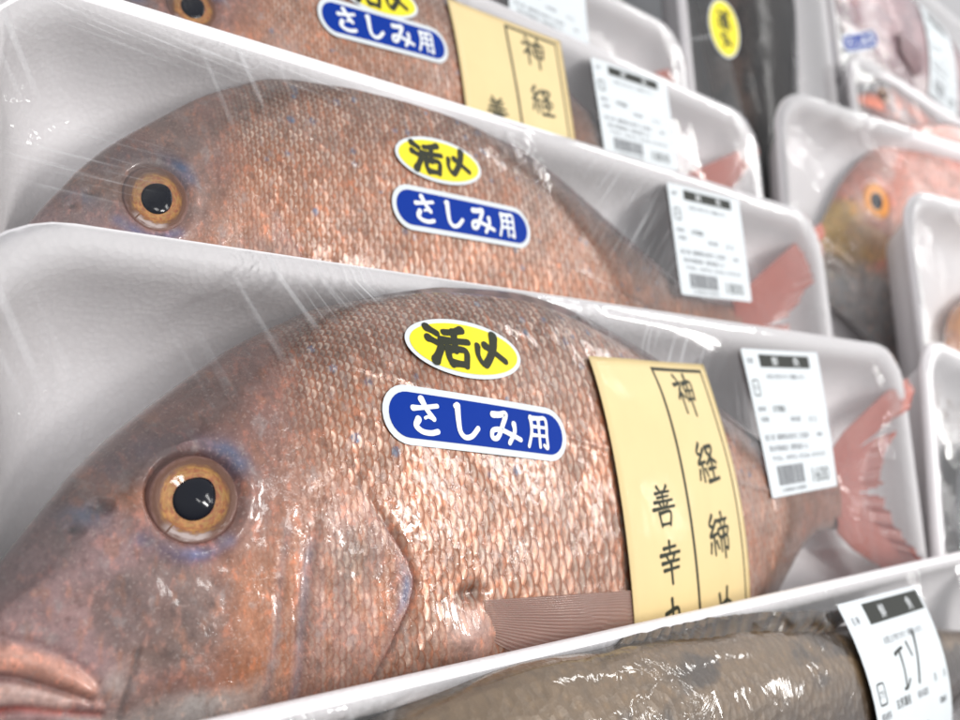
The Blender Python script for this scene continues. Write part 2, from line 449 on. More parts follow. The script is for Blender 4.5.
# ------------------------------------------------------------------ the case floor behind and under the packs (setting)
def build_setting():
    N = NT("steel_shelf")
    n1 = N.noise(N.obj(), 30.0, 3)
    N.pbr(Base_Color=N.mix(n1, (.05, .055, .06), (.10, .10, .105)), Metallic=.6, Roughness=.45)
    # a sloped shelf: runs under the lower edges of the packs, pitch 0.0785 up and 0.036 back
    d = np.array([0, .0785, -.036]); d /= np.linalg.norm(d)
    nn = np.array([0, d[2], -d[1]]);                     # pointing away from the packs
    o = np.array([0, -.205, -.040])
    v, th = [], .02
    for s_ in (0, 1):
        for (x, k) in ((-1.0, -.35), (2.6, -.35), (2.6, 1.6), (-1.0, 1.6)):
            q = o + d * k + nn * th * s_; v.append((x, q[1], q[2]))
    f = [(0, 1, 2, 3), (7, 6, 5, 4), (0, 4, 5, 1), (1, 5, 6, 2), (2, 6, 7, 3), (3, 7, 4, 0)]
    place("shelf", mesh_np("shelf", v, f, [N.mat], smooth_shade=False), mat=PACK.copy(), kind="structure")
build_setting()

# ------------------------------------------------------------------ foam trays and their film
def round_rect(L, W, r, inset, n=10):
    r2 = max(r - .55 * inset, .007)
    pts = []
    for (cx, cy_, a0) in ((L - inset - r2, -inset - r2, 0), (inset + r2, -inset - r2, 90), (inset + r2, -W + inset + r2, 180), (L - inset - r2, -W + inset + r2, 270)):
        for k in range(n):
            a = math.radians(a0 + 90 * k / (n - 1)); pts.append((cx + r2 * math.cos(a), cy_ + r2 * math.sin(a)))
    # even out the long sides
    out = []
    for k in range(len(pts)):
        a, b = pts[k], pts[(k + 1) % len(pts)]
        m = 14 if (k % n) == n - 1 else 1
        for q in range(m):
            out.append((a[0] + (b[0] - a[0]) * q / m, a[1] + (b[1] - a[1]) * q / m))
    return out

TRAY_PROF = [(.034, -.0305), (.020, -.0285), (.0135, -.017), (.0085, -.0085), (.0040, -.0062), (.0012, -.0056), (.0002, -.0042), (.0001, -.0026), (.0008, -.0011),
             (.0022, -.0003), (.0042, 0), (.0062, -.0004), (.0082, -.0017), (.0100, -.0042), (.0120, -.0085), (.0145, -.0135), (.0178, -.0182), (.0220, -.0222), (.0275, -.0247), (.034, -.0255)]

def tray_mesh(L, W, r=.026, warp=0.0, seed=0, lip=1.0):
    TP = [(d * lip if d < .012 else d - .012 * (1 - lip), z) for d, z in TRAY_PROF]
    rings = [round_rect(L, W, r, d) for d, z in TP]
    m = len(rings[0])
    v = []
    for (d, z), ring in zip(TP, rings):
        for (x, y) in ring:
            v.append((x, y, z + warp * math.sin(3.1 * x / L + seed) * (.4 + .6 * math.sin(2.0 * y / W + seed))))
    f = [tuple(q) for q in grid_faces(len(rings), m, True)]
    f.append(tuple(range(m))); f.append(tuple(range((len(rings) - 1) * m, len(rings) * m))[::-1])
    f = [tuple(q)[::-1] for q in f]
    return mesh_np("foam_tray", v, f, [M_FOAM])

def film_mesh(F, wet=False, stress=()):
    sa, sd_ = np.zeros_like(F.X), np.zeros_like(F.X)
    for (cx, cy_, rx, ry, deg, am) in stress:
        g = am * np.exp(-((F.X - cx) / rx) ** 2 - ((F.Y - cy_) / ry) ** 2)
        sd_ = np.where(g > sa, math.radians(deg), sd_); sa = np.maximum(sa, g)
    nx, ny = F.X.shape
    X, Y, Z = F.X.copy(), F.Y.copy(), F.h.copy()
    inside = F.sd <= -.0008
    keepv = inside.copy()
    # snap the first ring outside to the edge
    cell = inside[:-1, :-1] | inside[1:, :-1] | inside[:-1, 1:] | inside[1:, 1:]
    gx, gy = np.gradient(F.sd, F.xs, F.ys)
    out = F.sd > -.0008
    X = np.where(out, X - gx * (F.sd + .0008), X); Y = np.where(out, Y - gy * (F.sd + .0008), Y)
    rimdrop = np.clip((F.sd + .0042) / .0042, 0, 1.2)
    Z = Z - .0012 * rimdrop ** 2
    gap = F.gap
    fade = smooth(.0004, .0016, gap)
    contact = gap < .00045
    c4 = contact[:-1, :-1] & contact[1:, :-1] & contact[:-1, 1:] & contact[1:, 1:]
    keep = cell & ~c4
    f = grid_faces(nx, ny)[keep.ravel()]
    idx = np.unique(f); remap = np.full(nx * ny, -1); remap[idx] = np.arange(len(idx))
    v = np.stack([X.ravel(), Y.ravel(), Z.ravel()], -1)[idx]
    return mesh_np("cling_film", v, remap[f], [M_FILM_WET if wet else M_FILM], attrs={"fade": fade.ravel()[idx], "stress": np.stack([sa.ravel(), sd_.ravel(), 0 * sa.ravel()], -1)[idx]})

# ------------------------------------------------------------------ stickers, bands and labels that follow the film
class Patch:
    """local flat coordinates (x right, y up, metres) laid onto the film of a pack"""
    def __init__(s, F, cx, cy_, rot=0.0, lift=.00035, flat=None):
        s.F, s.cx, s.cy, s.c, s.s_, s.lift = F, cx, cy_, math.cos(rot), math.sin(rot), lift
        s.plane = None
        if flat:   # stiff paper: settle to a gently curved sheet over the film
            w, h = flat
            gx, gy = np.meshgrid(np.linspace(-w / 2, w / 2, 15), np.linspace(-h / 2, h / 2, 15))
            gx, gy = gx.ravel(), gy.ravel()
            X, Y = s.xy(gx, gy); Z = F.z(X, Y)
            A = np.stack([np.ones_like(gx), gx, gy, gx * gx, gx * gy, gy * gy], -1)
            k = np.linalg.lstsq(A, Z, rcond=None)[0]
            s.plane = k; s.up = max(0, float(np.max(Z - A @ k))) * .9
    def xy(s, x, y):
        return s.cx + s.c * x - s.s_ * y, s.cy + s.s_ * x + s.c * y
    def __call__(s, x, y, extra=0.0):
        x, y = np.asarray(x, float), np.asarray(y, float)
        X, Y = s.xy(x, y)
        if s.plane is None:
            Z = s.F.z(X, Y)
        else:
            Z = np.stack([np.ones_like(x), x, y, x * x, x * y, y * y], -1) @ s.plane + s.up
        return np.stack([X, Y, Z + s.lift + extra], -1)

def sheet(name, patch, outline, mat, extra=0.0, parent=None, n=14, label=None):
    """a thin closed sheet: a polygon star-shaped about its centre, tessellated and wrapped onto the patch"""
    o = np.asarray(outline); c = o.mean(0); m = len(o)
    v, rings = [], []
    for k in range(n + 1):
        q = c + (o - c) * (k / n if k else 1e-4)
        rings.append(q)
    P = np.concatenate(rings)
    top = patch(P[:, 0], P[:, 1], extra)
    bot = patch(o[:, 0], o[:, 1], extra - .00012)
    V = np.concatenate([top, top[-m:], bot])
    f = [tuple(q) for q in grid_faces(n + 1, m, True)]
    e0, b0 = (n + 1) * m, (n + 2) * m
    f += [(e0 + j, b0 + j, b0 + (j + 1) % m, e0 + (j + 1) % m) for j in range(m)]
    f.append(tuple(range(m)))
    me = mesh_np(name, V, f, [mat])
    return place(name, me, parent, label=label)

def ellipse(a, b, n=64):
    t = np.linspace(0, 2 * np.pi, n, endpoint=False)
    return np.stack([a * np.cos(t), b * np.sin(t)], -1)

def rrect(w, h, r, n=8, per=10):
    pts = []
    for (cx, cy_, a0) in ((w / 2 - r, h / 2 - r, 0), (-w / 2 + r, h / 2 - r, 90), (-w / 2 + r, -h / 2 + r, 180), (w / 2 - r, -h / 2 + r, 270)):
        for k in range(n):
            a = math.radians(a0 + 90 * k / (n - 1)); pts.append((cx + r * math.cos(a), cy_ + r * math.sin(a)))
    out = []
    for k in range(len(pts)):
        a, b = np.array(pts[k]), np.array(pts[(k + 1) % len(pts)])
        mm = per if k % n == n - 1 else 1
        for q in range(mm): out.append(a + (b - a) * q / mm)
    return np.array(out)

# brush-written characters: strokes of (x, y) points in a unit box, with widths
GLYPH = {
 '活': [([(.06,.90),(.26,.78)],.13),([(.03,.64),(.22,.55)],.12),([(.10,.12),(.20,.28),(.30,.46)],.14),([(.90,.95),(.66,.86),(.44,.83)],.12),([(.34,.62),(.68,.64),(1.0,.66)],.12),
        ([(.68,.86),(.66,.62),(.64,.40)],.12),([(.46,.44),(.44,.24),(.50,.06)],.12),([(.46,.42),(.70,.45),(.90,.40),(.84,.06)],.12),([(.50,.10),(.84,.09)],.12)],
 '〆': [([(.72,.95),(.62,.62),(.44,.34),(.26,.14)],.17),([(.10,.62),(.06,.36),(.18,.14),(.34,.16)],.11),([(.36,.66),(.64,.50),(.96,.30)],.14)],
 'さ': [([(.10,.70),(.40,.74),(.88,.84)],.10),([(.38,.98),(.54,.70),(.74,.46)],.12),([(.74,.46),(.56,.50),(.46,.46)],.07),([(.24,.40),(.16,.22),(.34,.08),(.62,.06),(.84,.12)],.12)],
 'し': [([(.20,.92),(.30,.96)],.10),([(.26,.94),(.26,.50),(.30,.20),(.46,.06),(.70,.12),(.94,.36)],.12)],
 'み': [([(.16,.84),(.36,.86),(.56,.90),(.44,.56),(.26,.18),(.10,.16),(.12,.36),(.36,.42),(.68,.32),(.98,.20)],.105),([(.80,.64),(.80,.40),(.62,.06)],.10)],
 '用': [([(.22,.94),(.22,.50),(.06,.04)],.09),([(.20,.90),(.54,.93),(.86,.92),(.86,.40),(.86,.06),(.72,.12)],.09),([(.24,.66),(.84,.67)],.075),([(.22,.40),(.84,.41)],.075),([(.54,.92),(.54,.06)],.085)],
 '神': [([(.20,.98),(.29,.88)],.08),([(.04,.74),(.22,.77),(.38,.80),(.24,.58),(.06,.40)],.075),([(.25,.60),(.24,.05)],.085),([(.30,.54),(.42,.42)],.07),([(.50,.80),(.54,.34)],.075),
        ([(.50,.78),(.92,.82),(.88,.38)],.08),([(.54,.60),(.86,.61)],.055),([(.54,.38),(.86,.40)],.06),([(.71,1.0),(.70,.50),(.68,-.02)],.085)],
 '経': [([(.26,.98),(.10,.78),(.30,.70)],.08),([(.42,.84),(.24,.66),(.08,.50),(.42,.54)],.075),([(.25,.52),(.25,.08)],.08),([(.10,.34),(.04,.14)],.075),([(.38,.36),(.46,.20)],.075),
        ([(.54,.88),(.90,.90),(.74,.66),(.50,.48)],.08),([(.58,.78),(.76,.62),(.98,.50)],.085),([(.56,.36),(.92,.38)],.075),([(.74,.52),(.74,.10)],.085),([(.46,.07),(.74,.09),(1.0,.12)],.085)],
 '締': [([(.24,.98),(.08,.78),(.28,.70)],.08),([(.40,.84),(.22,.66),(.06,.50),(.40,.54)],.075),([(.24,.52),(.24,.08)],.08),([(.08,.34),(.03,.14)],.075),([(.36,.36),(.43,.20)],.075),
        ([(.70,1.0),(.72,.88)],.08),([(.50,.83),(.96,.85)],.07),([(.62,.80),(.66,.67)],.065),([(.86,.82),(.80,.67)],.065),([(.50,.48),(.50,.63),(.98,.65),(.92,.50)],.07),
        ([(.57,.44),(.57,.12)],.07),([(.57,.43),(.90,.45),(.90,.14),(.82,.18)],.07),([(.74,.58),(.73,-.04)],.08)],
 'め': [([(.24,.86),(.32,.48),(.48,.14)],.085),([(.64,.96),(.54,.52),(.26,.12),(.08,.20),(.22,.52),(.60,.68),(.92,.46),(.86,.18),(.58,.00)],.08)],
 '善': [([(.30,1.0),(.40,.88)],.08),([(.72,1.0),(.60,.88)],.08),([(.18,.84),(.82,.86)],.065),([(.25,.73),(.76,.745)],.06),([(.10,.615),(.92,.635)],.07),([(.50,.86),(.50,.48)],.075),
        ([(.31,.58),(.38,.49)],.065),([(.68,.58),(.60,.49)],.065),([(.02,.44),(.98,.47)],.075),([(.26,.34),(.32,.0)],.075),([(.26,.33),(.76,.34),(.70,.0)],.075),([(.32,.04),(.70,.05)],.065)],
 '幸': [([(.24,.85),(.78,.87)],.075),([(.51,1.0),(.50,.70)],.08),([(.08,.69),(.94,.71)],.08),([(.34,.65),(.41,.53)],.07),([(.68,.66),(.60,.53)],.07),([(.12,.49),(.88,.51)],.075),([(.18,.31),(.84,.33)],.075),([(.50,.50),(.50,-.04)],.09)],
 '丸': [([(.40,.98),(.38,.50),(.06,.04)],.09),([(.10,.66),(.64,.72),(.64,.24),(.74,.08),(.96,.10),(.96,.30)],.085),([(.18,.42),(.46,.24)],.085)],
 'エ': [([(.05,.90),(.30,.96),(.60,1.0)],.075),([(.36,.94),(.34,.50),(.24,.02)],.085),([(.10,.02),(.30,.03),(.56,.20)],.06)],
 'ソ': [([(.12,.86),(.22,.60)],.07),([(.70,1.0),(.52,.55),(.24,.02)],.085)],
}

BOLD = 1.45
def brush(strokes_at, bold=None):
    """strokes_at: list of (glyph, x, y, w, h). Returns flat verts (x, y, level) and faces."""
    V, Fc = [], []
    lvl = 0
    for (g, gx, gy, w, h) in strokes_at:
        for pts, wd in GLYPH[g]:
            q = catmull(pts, 9) * np.array([w, h]) + np.array([gx, gy])
            t = np.gradient(q, axis=0); t /= np.linalg.norm(t, axis=1)[:, None] + 1e-12
            n = np.stack([-t[:, 1], t[:, 0]], -1)
            m = len(q); s = np.linspace(0, 1, m)
            ww = .5 * (bold or BOLD) * wd * (w + h) / 2 * (1.0 - .22 * np.sin(np.pi * s) - .25 * s ** 3)
            a, b = q + n * ww[:, None], q - n * ww[:, None]
            base = len(V)
            for k in range(m):
                V.append((a[k][0], a[k][1], lvl)); V.append((q[k][0], q[k][1], lvl)); V.append((b[k][0], b[k][1], lvl))
            for k in range(m - 1):
                for e in (0, 1):
                    i = base + 3 * k + e; Fc.append((i, i + 1, i + 4, i + 3))
            for (k, sg) in ((0, -1), (m - 1, 1)):   # rounded ends
                c0 = len(V); V.append((q[k][0], q[k][1], lvl))
                arc = []
                for u in np.linspace(-np.pi / 2, np.pi / 2, 7):
                    d = (t[k] * sg * math.cos(u) + n[k] * math.sin(u)) * ww[k]
                    arc.append(len(V)); V.append((q[k][0] + d[0], q[k][1] + d[1], lvl))
                for u in range(6): Fc.append((c0, arc[u], arc[u + 1]))
            lvl += 1
    return np.array(V), Fc

def lettering(name, patch, glyphs, mat, parent, extra, bold=1.72):
    v, f = brush(glyphs, bold)
    V = patch(v[:, 0], v[:, 1], extra + v[:, 2] * 4e-6)
    return place(name, mesh_np(name, V, f, [mat]), parent)

_text_cache = {}
def text_flat(s):
    """type set in Blender's own built-in face: flat verts (x, y) with cap height about 0.7, and faces"""
    if s in _text_cache: return _text_cache[s]
    c = bpy.data.curves.new('type', 'FONT'); c.body = s; c.resolution_u = 2
    o = bpy.data.objects.new('type', c); COL.objects.link(o)
    bpy.context.view_layer.update()
    me = bpy.data.meshes.new_from_object(o.evaluated_get(bpy.context.evaluated_depsgraph_get()))
    v = np.zeros(len(me.vertices) * 3); me.vertices.foreach_get('co', v); v = v.reshape(-1, 3)[:, :2]
    f = [tuple(p.vertices) for p in me.polygons]
    bpy.data.objects.remove(o); bpy.data.curves.remove(c); bpy.data.meshes.remove(me)
    _text_cache[s] = (v, f)
    return v, f

class Print:
    """collects type, bars and brush writing in one flat print"""
    def __init__(s): s.v, s.f = [], []
    def add(s, v, f, lvl=0):
        b = len(s.v); s.v += [(x, y, lvl) for x, y in v]; s.f += [tuple(i + b for i in q) for q in f]
    def text(s, body, x, y, size, sx=1.0, w=None, lvl=0):
        v, f = text_flat(body)
        if len(v) == 0: return
        v = v.copy()
        if w: sx = w / ((v[:, 0].max() - v[:, 0].min()) * size)
        v[:, 0] -= v[:, 0].min()
        s.add(v * np.array([size * sx, size]) + np.array([x, y]), f, lvl)
    def bar(s, x0, y0, x1, y1, lvl=0):
        n = max(1, int((x1 - x0) / .006)); xs = np.linspace(x0, x1, n + 1)
        v = [(x, y0) for x in xs] + [(x, y1) for x in xs]
        s.add(v, [(k, k + 1, n + 2 + k, n + 1 + k) for k in range(n)], lvl)
    def brush(s, glyphs):
        v, f = brush(glyphs); b = len(s.v)
        s.v += [(x, y, 2 + l) for x, y, l in v]; s.f += [tuple(i + b for i in q) for q in f]
    def build(s, name, patch, mat, parent, extra):
        v = np.array(s.v)
        V = patch(v[:, 0], v[:, 1], extra + v[:, 2] * 4e-6)
        return place(name, mesh_np(name, V, s.f, [mat], smooth_shade=False), parent)

def yellow_sticker(F, tray, x, y, rot, a=.0188, b=.0080, s=1.0):
    a, b = a * s, b * s
    P = Patch(F, x, y, rot)
    st = sheet("oval_sticker", P, ellipse(a, b), M_STK, 0, tray, label="yellow oval sticker with black brush lettering")
    sheet("yellow_field", P, ellipse(a - .0013, b - .0012), M_YEL, .00012, st)
    lettering("lettering", P, [('活', -.0122 * s, -.0056 * s, .0128 * s, .0112 * s), ('〆', .0026 * s, -.0052 * s, .0104 * s, .0104 * s)], M_GREEN_INK, st, .00022)

def blue_sticker(F, tray, x, y, rot, w=.0605, h=.0145, s=1.0):
    w, h = w * s, h * s
    P = Patch(F, x, y, rot)
    st = sheet("capsule_sticker", P, rrect(w, h, h * .5 - .0001), M_STK, 0, tray, label="blue capsule sticker with white lettering")
    sheet("blue_field", P, rrect(w - .0034, h - .0034, h * .5 - .0018), M_BLUE, .00012, st)
    g = .0088 * s
    lettering("lettering", P, [('さ', -.0228 * s, -g / 2, .0092 * s, g), ('し', -.0108 * s, -g / 2, .0090 * s, g), ('み', .0012 * s, -g / 2, .0112 * s, g), ('用', .0146 * s, -g / 2, .0088 * s, g)], M_WHITE, st, .00022)

def paper_band(F, tray, x, ytop, w, length, rot=0.0):
    P = Patch(F, x, ytop, rot, lift=.0011)
    nx, ny = 22, 40
    gx, gy = np.meshgrid(np.linspace(-w / 2, w / 2, nx), np.linspace(0, -length, ny), indexing='ij')
    V = P(gx.ravel(), gy.ravel())
    B = P(gx.ravel(), gy.ravel(), -.00022)
    f = grid_faces(nx, ny)
    idx = np.arange(nx * ny).reshape(nx, ny)
    edge = np.concatenate([idx[:, 0], idx[-1, 1:], idx[-2::-1, -1], idx[0, -2:0:-1]])
    n0 = nx * ny
    ff = [tuple(q) for q in f] + [tuple(q + n0)[::-1] for q in f] + [(edge[k], edge[(k + 1) % len(edge)], edge[(k + 1) % len(edge)] + n0, edge[k] + n0) for k in range(len(edge))]
    b = place("paper_band", mesh_np("paper_band", np.concatenate([V, B]), ff, [M_TAN]), tray, label="tan paper band with brush writing")
    pr = Print()
    lx0, lx1, lt = .036 * w / .072 - .0360 + .0006, w / 2 - .0042, -.0022
    lx0 = -.002 * w / .072
    def vline(xc, t):
        ys = np.linspace(lt, -length + .001, 40)
        v = [(xc - t / 2, q) for q in ys] + [(xc + t / 2, q) for q in ys]
        pr.add(v, [(k, k + 1, 41 + k, 40 + k) for k in range(39)])
    vline(lx0, .0014); vline(lx1, .0010)
    pr.bar(lx0, lt - .0012, lx1, lt, 1)
    xr = (lx0 + lx1) / 2
    for k, g in enumerate('神経締め'):
        pr.brush([(g, xr - .0075, -.0182 - .0232 * k, .0150, .0136)])
    for k, g in enumerate('善幸丸'):
        pr.brush([(g, -.0225, -.0515 - .0163 * k, .0122, .0116)])
    pr.build("brush_writing", P, M_GREEN_INK, b, .00006)

def price_label(F, tray, x, y, rot, w=.0635, h=.0575, price="1800", front=False):
    P = Patch(F, x, y, rot, lift=.0006, flat=(w, h))
    lb = sheet("price_label", P, rrect(w, h, .0012, 4, 12), M_LABEL, 0, tray, label="white printed price label")
    X = lambda u: (u - .5) * w
    Y = lambda v: (.5 - v) * h
    pr, rv, gr = Print(), Print(), Print()
    S = h
    if not front:
        pr.bar(X(.20), Y(.125), X(.86), Y(.035))
        rv.text("鮮", X(.36), Y(.108), .072 * S, 1.3); rv.text("魚", X(.64), Y(.108), .072 * S, 1.3)
        gr.text("名称", X(.04), Y(.10), .045 * S)
        gr.text("お買上げ有りがとう御座います。", X(.25), Y(.205), .040 * S, w=w * .52)
        gr.text("原材料", X(.05), Y(.43), .040 * S); pr.text("玄界灘産", X(.24), Y(.435), .050 * S)
        gr.text("内容量", X(.06), Y(.50), .040 * S); gr.text("保存温度", X(.46), Y(.505), .040 * S); gr.text("月  日", X(.72), Y(.515), .048 * S)
        gr.text("加工者  福岡県糸島市二丈福井", X(.06), Y(.625), .046 * S, w=w * .62); gr.text("0064", X(.80), Y(.625), .046 * S)
        gr.text("魚市場福吉  鮮魚部 2-5", X(.09), Y(.70), .046 * S, w=w * .55)
        gr.text("TEL 092-326-5555", X(.10), Y(.765), .042 * S, w=w * .78)
        r = np.random.default_rng(3); q = .14
        while q < .52:
            bw = r.choice([.006, .010, .015]); gr.bar(X(q), Y(.93), X(q + bw), Y(.80)); q += bw + r.choice([.006, .010])
        gr.text("2 000064 018004", X(.16), Y(.975), .036 * S, w=w * .36)
        pr.text(price, X(.64), Y(.945), .150 * S, w=w * .25)
        ix, iy = X(.045), Y(.30)
    else:
        pr.bar(X(.24), Y(.135), X(.97), Y(.025))
        rv.text("鮮", X(.40), Y(.112), .078 * S, 1.1); rv.text("魚", X(.76), Y(.112), .078 * S, 1.1)
        gr.text("名 称", X(.06), Y(.115), .045 * S)
        gr.text("お買上げ有りがとう御座います。", X(.30), Y(.245), .042 * S, w=w * .52)
        gr.text("原材料", X(.05), Y(.60), .046 * S); pr.text("玄界灘産", X(.24), Y(.575), .056 * S); gr.text("保存温度", X(.52), Y(.575), .044 * S)
        gr.text("内容量", X(.05), Y(.675), .046 * S); pr.text("月", X(.78), Y(.53), .052 * S); pr.text("日", X(.93), Y(.53), .052 * S)
        pr.text("0064", X(.82), Y(.67), .058 * S)
        pr.text("梅本", X(.27), Y(.80), .066 * S, 1.15); pr.text("駿", X(.58), Y(.77), .066 * S)
        gr.text("加工者", X(.04), Y(.89), .046 * S); pr.text("糸島魚市場福吉", X(.22), Y(.87), .058 * S); gr.text("092-326-5555", X(.70), Y(.86), .044 * S)
        pr.brush([('エ', X(.36), Y(.50), .19 * w, .21 * h), ('ソ', X(.52), Y(.50), .22 * w, .26 * h)])
        ix, iy = X(.06), Y(.50)
    # the plastics mark: a rounded box with the two letters
    o, i_ = rrect(.085 * w, .115 * h, .0012, 4, 2), rrect(.085 * w - .0011, .115 * h - .0011, .0008, 4, 2)
    m = len(o); cc = np.array([ix + .0425 * w, iy + .03 * h])
    pr.add([tuple(q + cc) for q in o] + [tuple(q + cc) for q in i_], [(k, (k + 1) % m, m + (k + 1) % m, m + k) for k in range(m)])
    pr.text("プラ", ix + .014 * w, iy + .012 * h, .045 * S, .75)
    pr.build("print", P, M_INK, lb, .00008)
    gr.build("small_print", P, M_GREY_INK, lb, .00008)
    if rv.v: rv.build("reversed_print", P, M_WHITE, lb, .00016)

# ------------------------------------------------------------------ fish
EYE = (.0338, -.0489); EYE_R = .0093

PAL_RED = dict(back=(.105, .050, .034), mid=(.355, .150, .080), low=(.38, .205, .140), belly=(.58, .46, .41), head=(.25, .125, .102), snout=(.34, .21, .205), mask=(.19, .125, .112),
               cheek=(.44, .180, .090), gill=(.40, .23, .19), lip=(.74, .37, .27), chin=(.62, .60, .57), blue=1.0, spots=60)
PAL_PINK = dict(back=(.62, .20, .15), mid=(.70, .38, .33), low=(.74, .58, .53), belly=(.80, .77, .75), head=(.68, .24, .17), snout=(.74, .44, .08), mask=(.78, .52, .20),
                cheek=(.74, .50, .42), gill=(.72, .46, .40), lip=(.74, .42, .05), chin=(.86, .84, .82), white=(.88, .86, .85), blue=0.0, spots=0)

def bream_mesh(name, mat, pal, seed=0, dens=1.0):
    r = np.random.default_rng(100 + seed)
    nu1, nu2, nu3 = int(34 * dens), int(210 * dens), int(330 * dens)
    us = np.concatenate([BU0 + (-.006 - BU0) * np.linspace(0, 1, nu1, endpoint=False) ** 1.8, np.linspace(-.006, .085, nu2, endpoint=False), np.linspace(.085, BU1, nu3)])
    nt = int(250 * dens); nb = int(40 * dens)
    th = np.linspace(0, np.pi, nt)
    thb = np.linspace(np.pi, 2 * np.pi, nb + 2)[1:-1]
    a, b, w, zc = _interp(BTOP, us), _interp(BBOT, us), _interp(BW, us), bream_zc(us)
    ycen, H = (a + b) / 2, np.maximum((a - b) / 2, 2e-4)
    T = np.cos(th)
    U = np.repeat(us[:, None], nt, 1); V = ycen[:, None] + H[:, None] * T[None]
    Z = zc[:, None] + w[:, None] * np.maximum(1 - T[None] ** 2, 0) ** .45
    tt = np.repeat(T[None], len(us), 0)
    # ---- relief of the head
    u, v = U, V
    D = np.zeros_like(Z)
    edge_f = smooth(1.0, .93, np.abs(tt))
    de = np.hypot(u - EYE[0], v - EYE[1])
    D += -.0016 * smooth(EYE_R * 1.06, EYE_R * .84, de) + .0006 * np.exp(-((de - EYE_R * 1.14) / .0016) ** 2)
    ridge, _, _ = pline(u, v, [(.022, -.040), (.030, -.0375), (.040, -.040), (.0445, -.046)])
    D += .0008 * np.exp(-(ridge / .0028) ** 2)
    g1, s1, p1 = pline(u, v, [(-.0135, -.0735), (-.004, -.0715), (.001, -.0712), (.0097, -.0752), (.0150, -.0805), (.0168, -.0842)])
    g2, s2, p2 = pline(u, v, [(-.0150, -.0805), (-.006, -.0786), (.0009, -.0776), (.0075, -.0800), (.0148, -.0836)])
    g3, s3, p3 = pline(u, v, [(-.0135, -.0870), (-.004, -.0842), (.003, -.0834), (.0100, -.0850), (.0165, -.0866)])
    g4, s4, p4 = pline(u, v, [(.0222, -.0765), (.0215, -.0805), (.0203, -.0845), (.0196, -.0880)])
    lipc, _, pl_ = pline(u, v, [(-.0140, -.0770), (-.005, -.0752), (.0010, -.0745), (.0080, -.0775), (.0138, -.0818)])
    low, _, _ = pline(u, v, [(-.0145, -.0838), (-.004, -.0812), (.003, -.0808), (.0100, -.0836)])
    D += .0011 * np.exp(-(lipc / .0019) ** 2) + .0006 * np.exp(-(low / .0017) ** 2)
    D += -.0006 * np.exp(-(g1 / .0009) ** 2) - .0012 * np.exp(-(g2 / .0008) ** 2) - .0008 * np.exp(-(g3 / .0008) ** 2) - .0008 * np.exp(-(g4 / .0006) ** 2)
    maskd, _, _ = pline(u, v, [(.0222, -.0765), (.0316, -.0795), (.0372, -.0755), (.0385, -.0690), (.0350, -.0640)])
    D += -.00012 * np.exp(-(maskd / .0012) ** 2)
    pre, ps, pp = pline(u, v, [(.0600, -.0490), (.0572, -.0588), (.0552, -.0667), (.0537, -.0785), (.0524, -.0900), (.046, -.105)])
    D += -.0005 * np.exp(-(pre / .0014) ** 2) * smooth(0, .25, pp)
    pre2, _, pp2 = pline(u, v, [(.0520, -.0560), (.0498, -.0660), (.0484, -.0780), (.0460, -.0900)])
    D += -.0002 * np.exp(-(pre2 / .0012) ** 2) * smooth(0, .3, pp2)
    OP = [(.0630, -.0300), (.0650, -.0385), (.0690, -.0470), (.0738, -.0560), (.0782, -.0635), (.0803, -.0692), (.0790, -.0748), (.0745, -.0820), (.0690, -.0910), (.062, -.106)]
    op, os_, opp = pline(u, v, OP)
    of = smooth(.22, .50, opp) * smooth(1.0, .8, opp)
    D += np.where(os_ < 0, .0011 * np.exp(-op / .0075), -.0012 * np.exp(-(op / .0014) ** 2)) * of
    D += -.0003 * np.exp(-(op / .0014) ** 2) * smooth(0, .3, opp) * (1 - of)
    for (nx_, ny_, nr) in ((.0176, -.0494, .0011), (.0131, -.0535, .0008)):
        dn = np.hypot((u - nx_) / 1.25, v - ny_)
        D += -.0013 * np.exp(-(dn / nr) ** 2) + .0004 * np.exp(-((dn - nr * 1.9) / (nr * .6)) ** 2)
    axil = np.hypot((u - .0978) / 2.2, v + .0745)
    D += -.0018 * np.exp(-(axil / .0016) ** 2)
    pecb = np.hypot((u - .0965) / 1.2, v + .0845)
    D += .0016 * np.exp(-(pecb / .0075) ** 2)
    D += .0005 * fbm(u, v, .016, 11 + seed) + .0002 * fbm(u, v, .005, 14 + seed)
    lat, ls, lp = pline(u, v, [(.0600, -.0185), (.0840, -.0232), (.1138, -.0315), (.1480, -.0395), (.2000, -.0480), (.2600, -.0570), (.3400, -.0610)], 4)
    D += .0004 * np.exp(-(lat / .0010) ** 2) * (u > .06)
    Z = Z + D * edge_f
    # ---- pigment
    n1, n2, n3 = fbm(u, v, .020, 21 + seed), fbm(u, v, .0065, 31 + seed), fbm(u * 1.0, v * .35, .0022, 41 + seed)
    C = np.zeros(u.shape + (3,))
    def lay(mask, col, k=1.0):
        nonlocal C
        m = np.clip(mask * k, 0, 1)[..., None]
        C = C * (1 - m) + np.array(col) * m
    tq = tt + .14 * n1
    lay(np.ones_like(u), pal['mid'])
    lay(smooth(.45, .95, tq), pal['back'])
    lay(smooth(.05, -.45, tq), pal['low'])
    lay(smooth(-.45, -.9, tq), pal['belly'])
    lay(smooth(.35, .7, n2) * .5, tuple(np.array(pal['low']) * .9))
    hd = smooth(.064, .044, u + .006 * n1 - .25 * np.maximum(v + .045, 0))
    lay(hd, pal['head'])
    sn = smooth(.034, .012, u + .005 * n1) * smooth(-.047, -.054, v)
    lay(sn, pal['snout'])
    ck = np.exp(-((u - .0445) / .0085) ** 2) * smooth(-.052, -.066, v)
    lay(ck, pal['cheek'], .95)
    lay(np.exp(-((u - .0515) / .0045) ** 2) * smooth(-.035, -.060, v), pal['cheek'], .6)
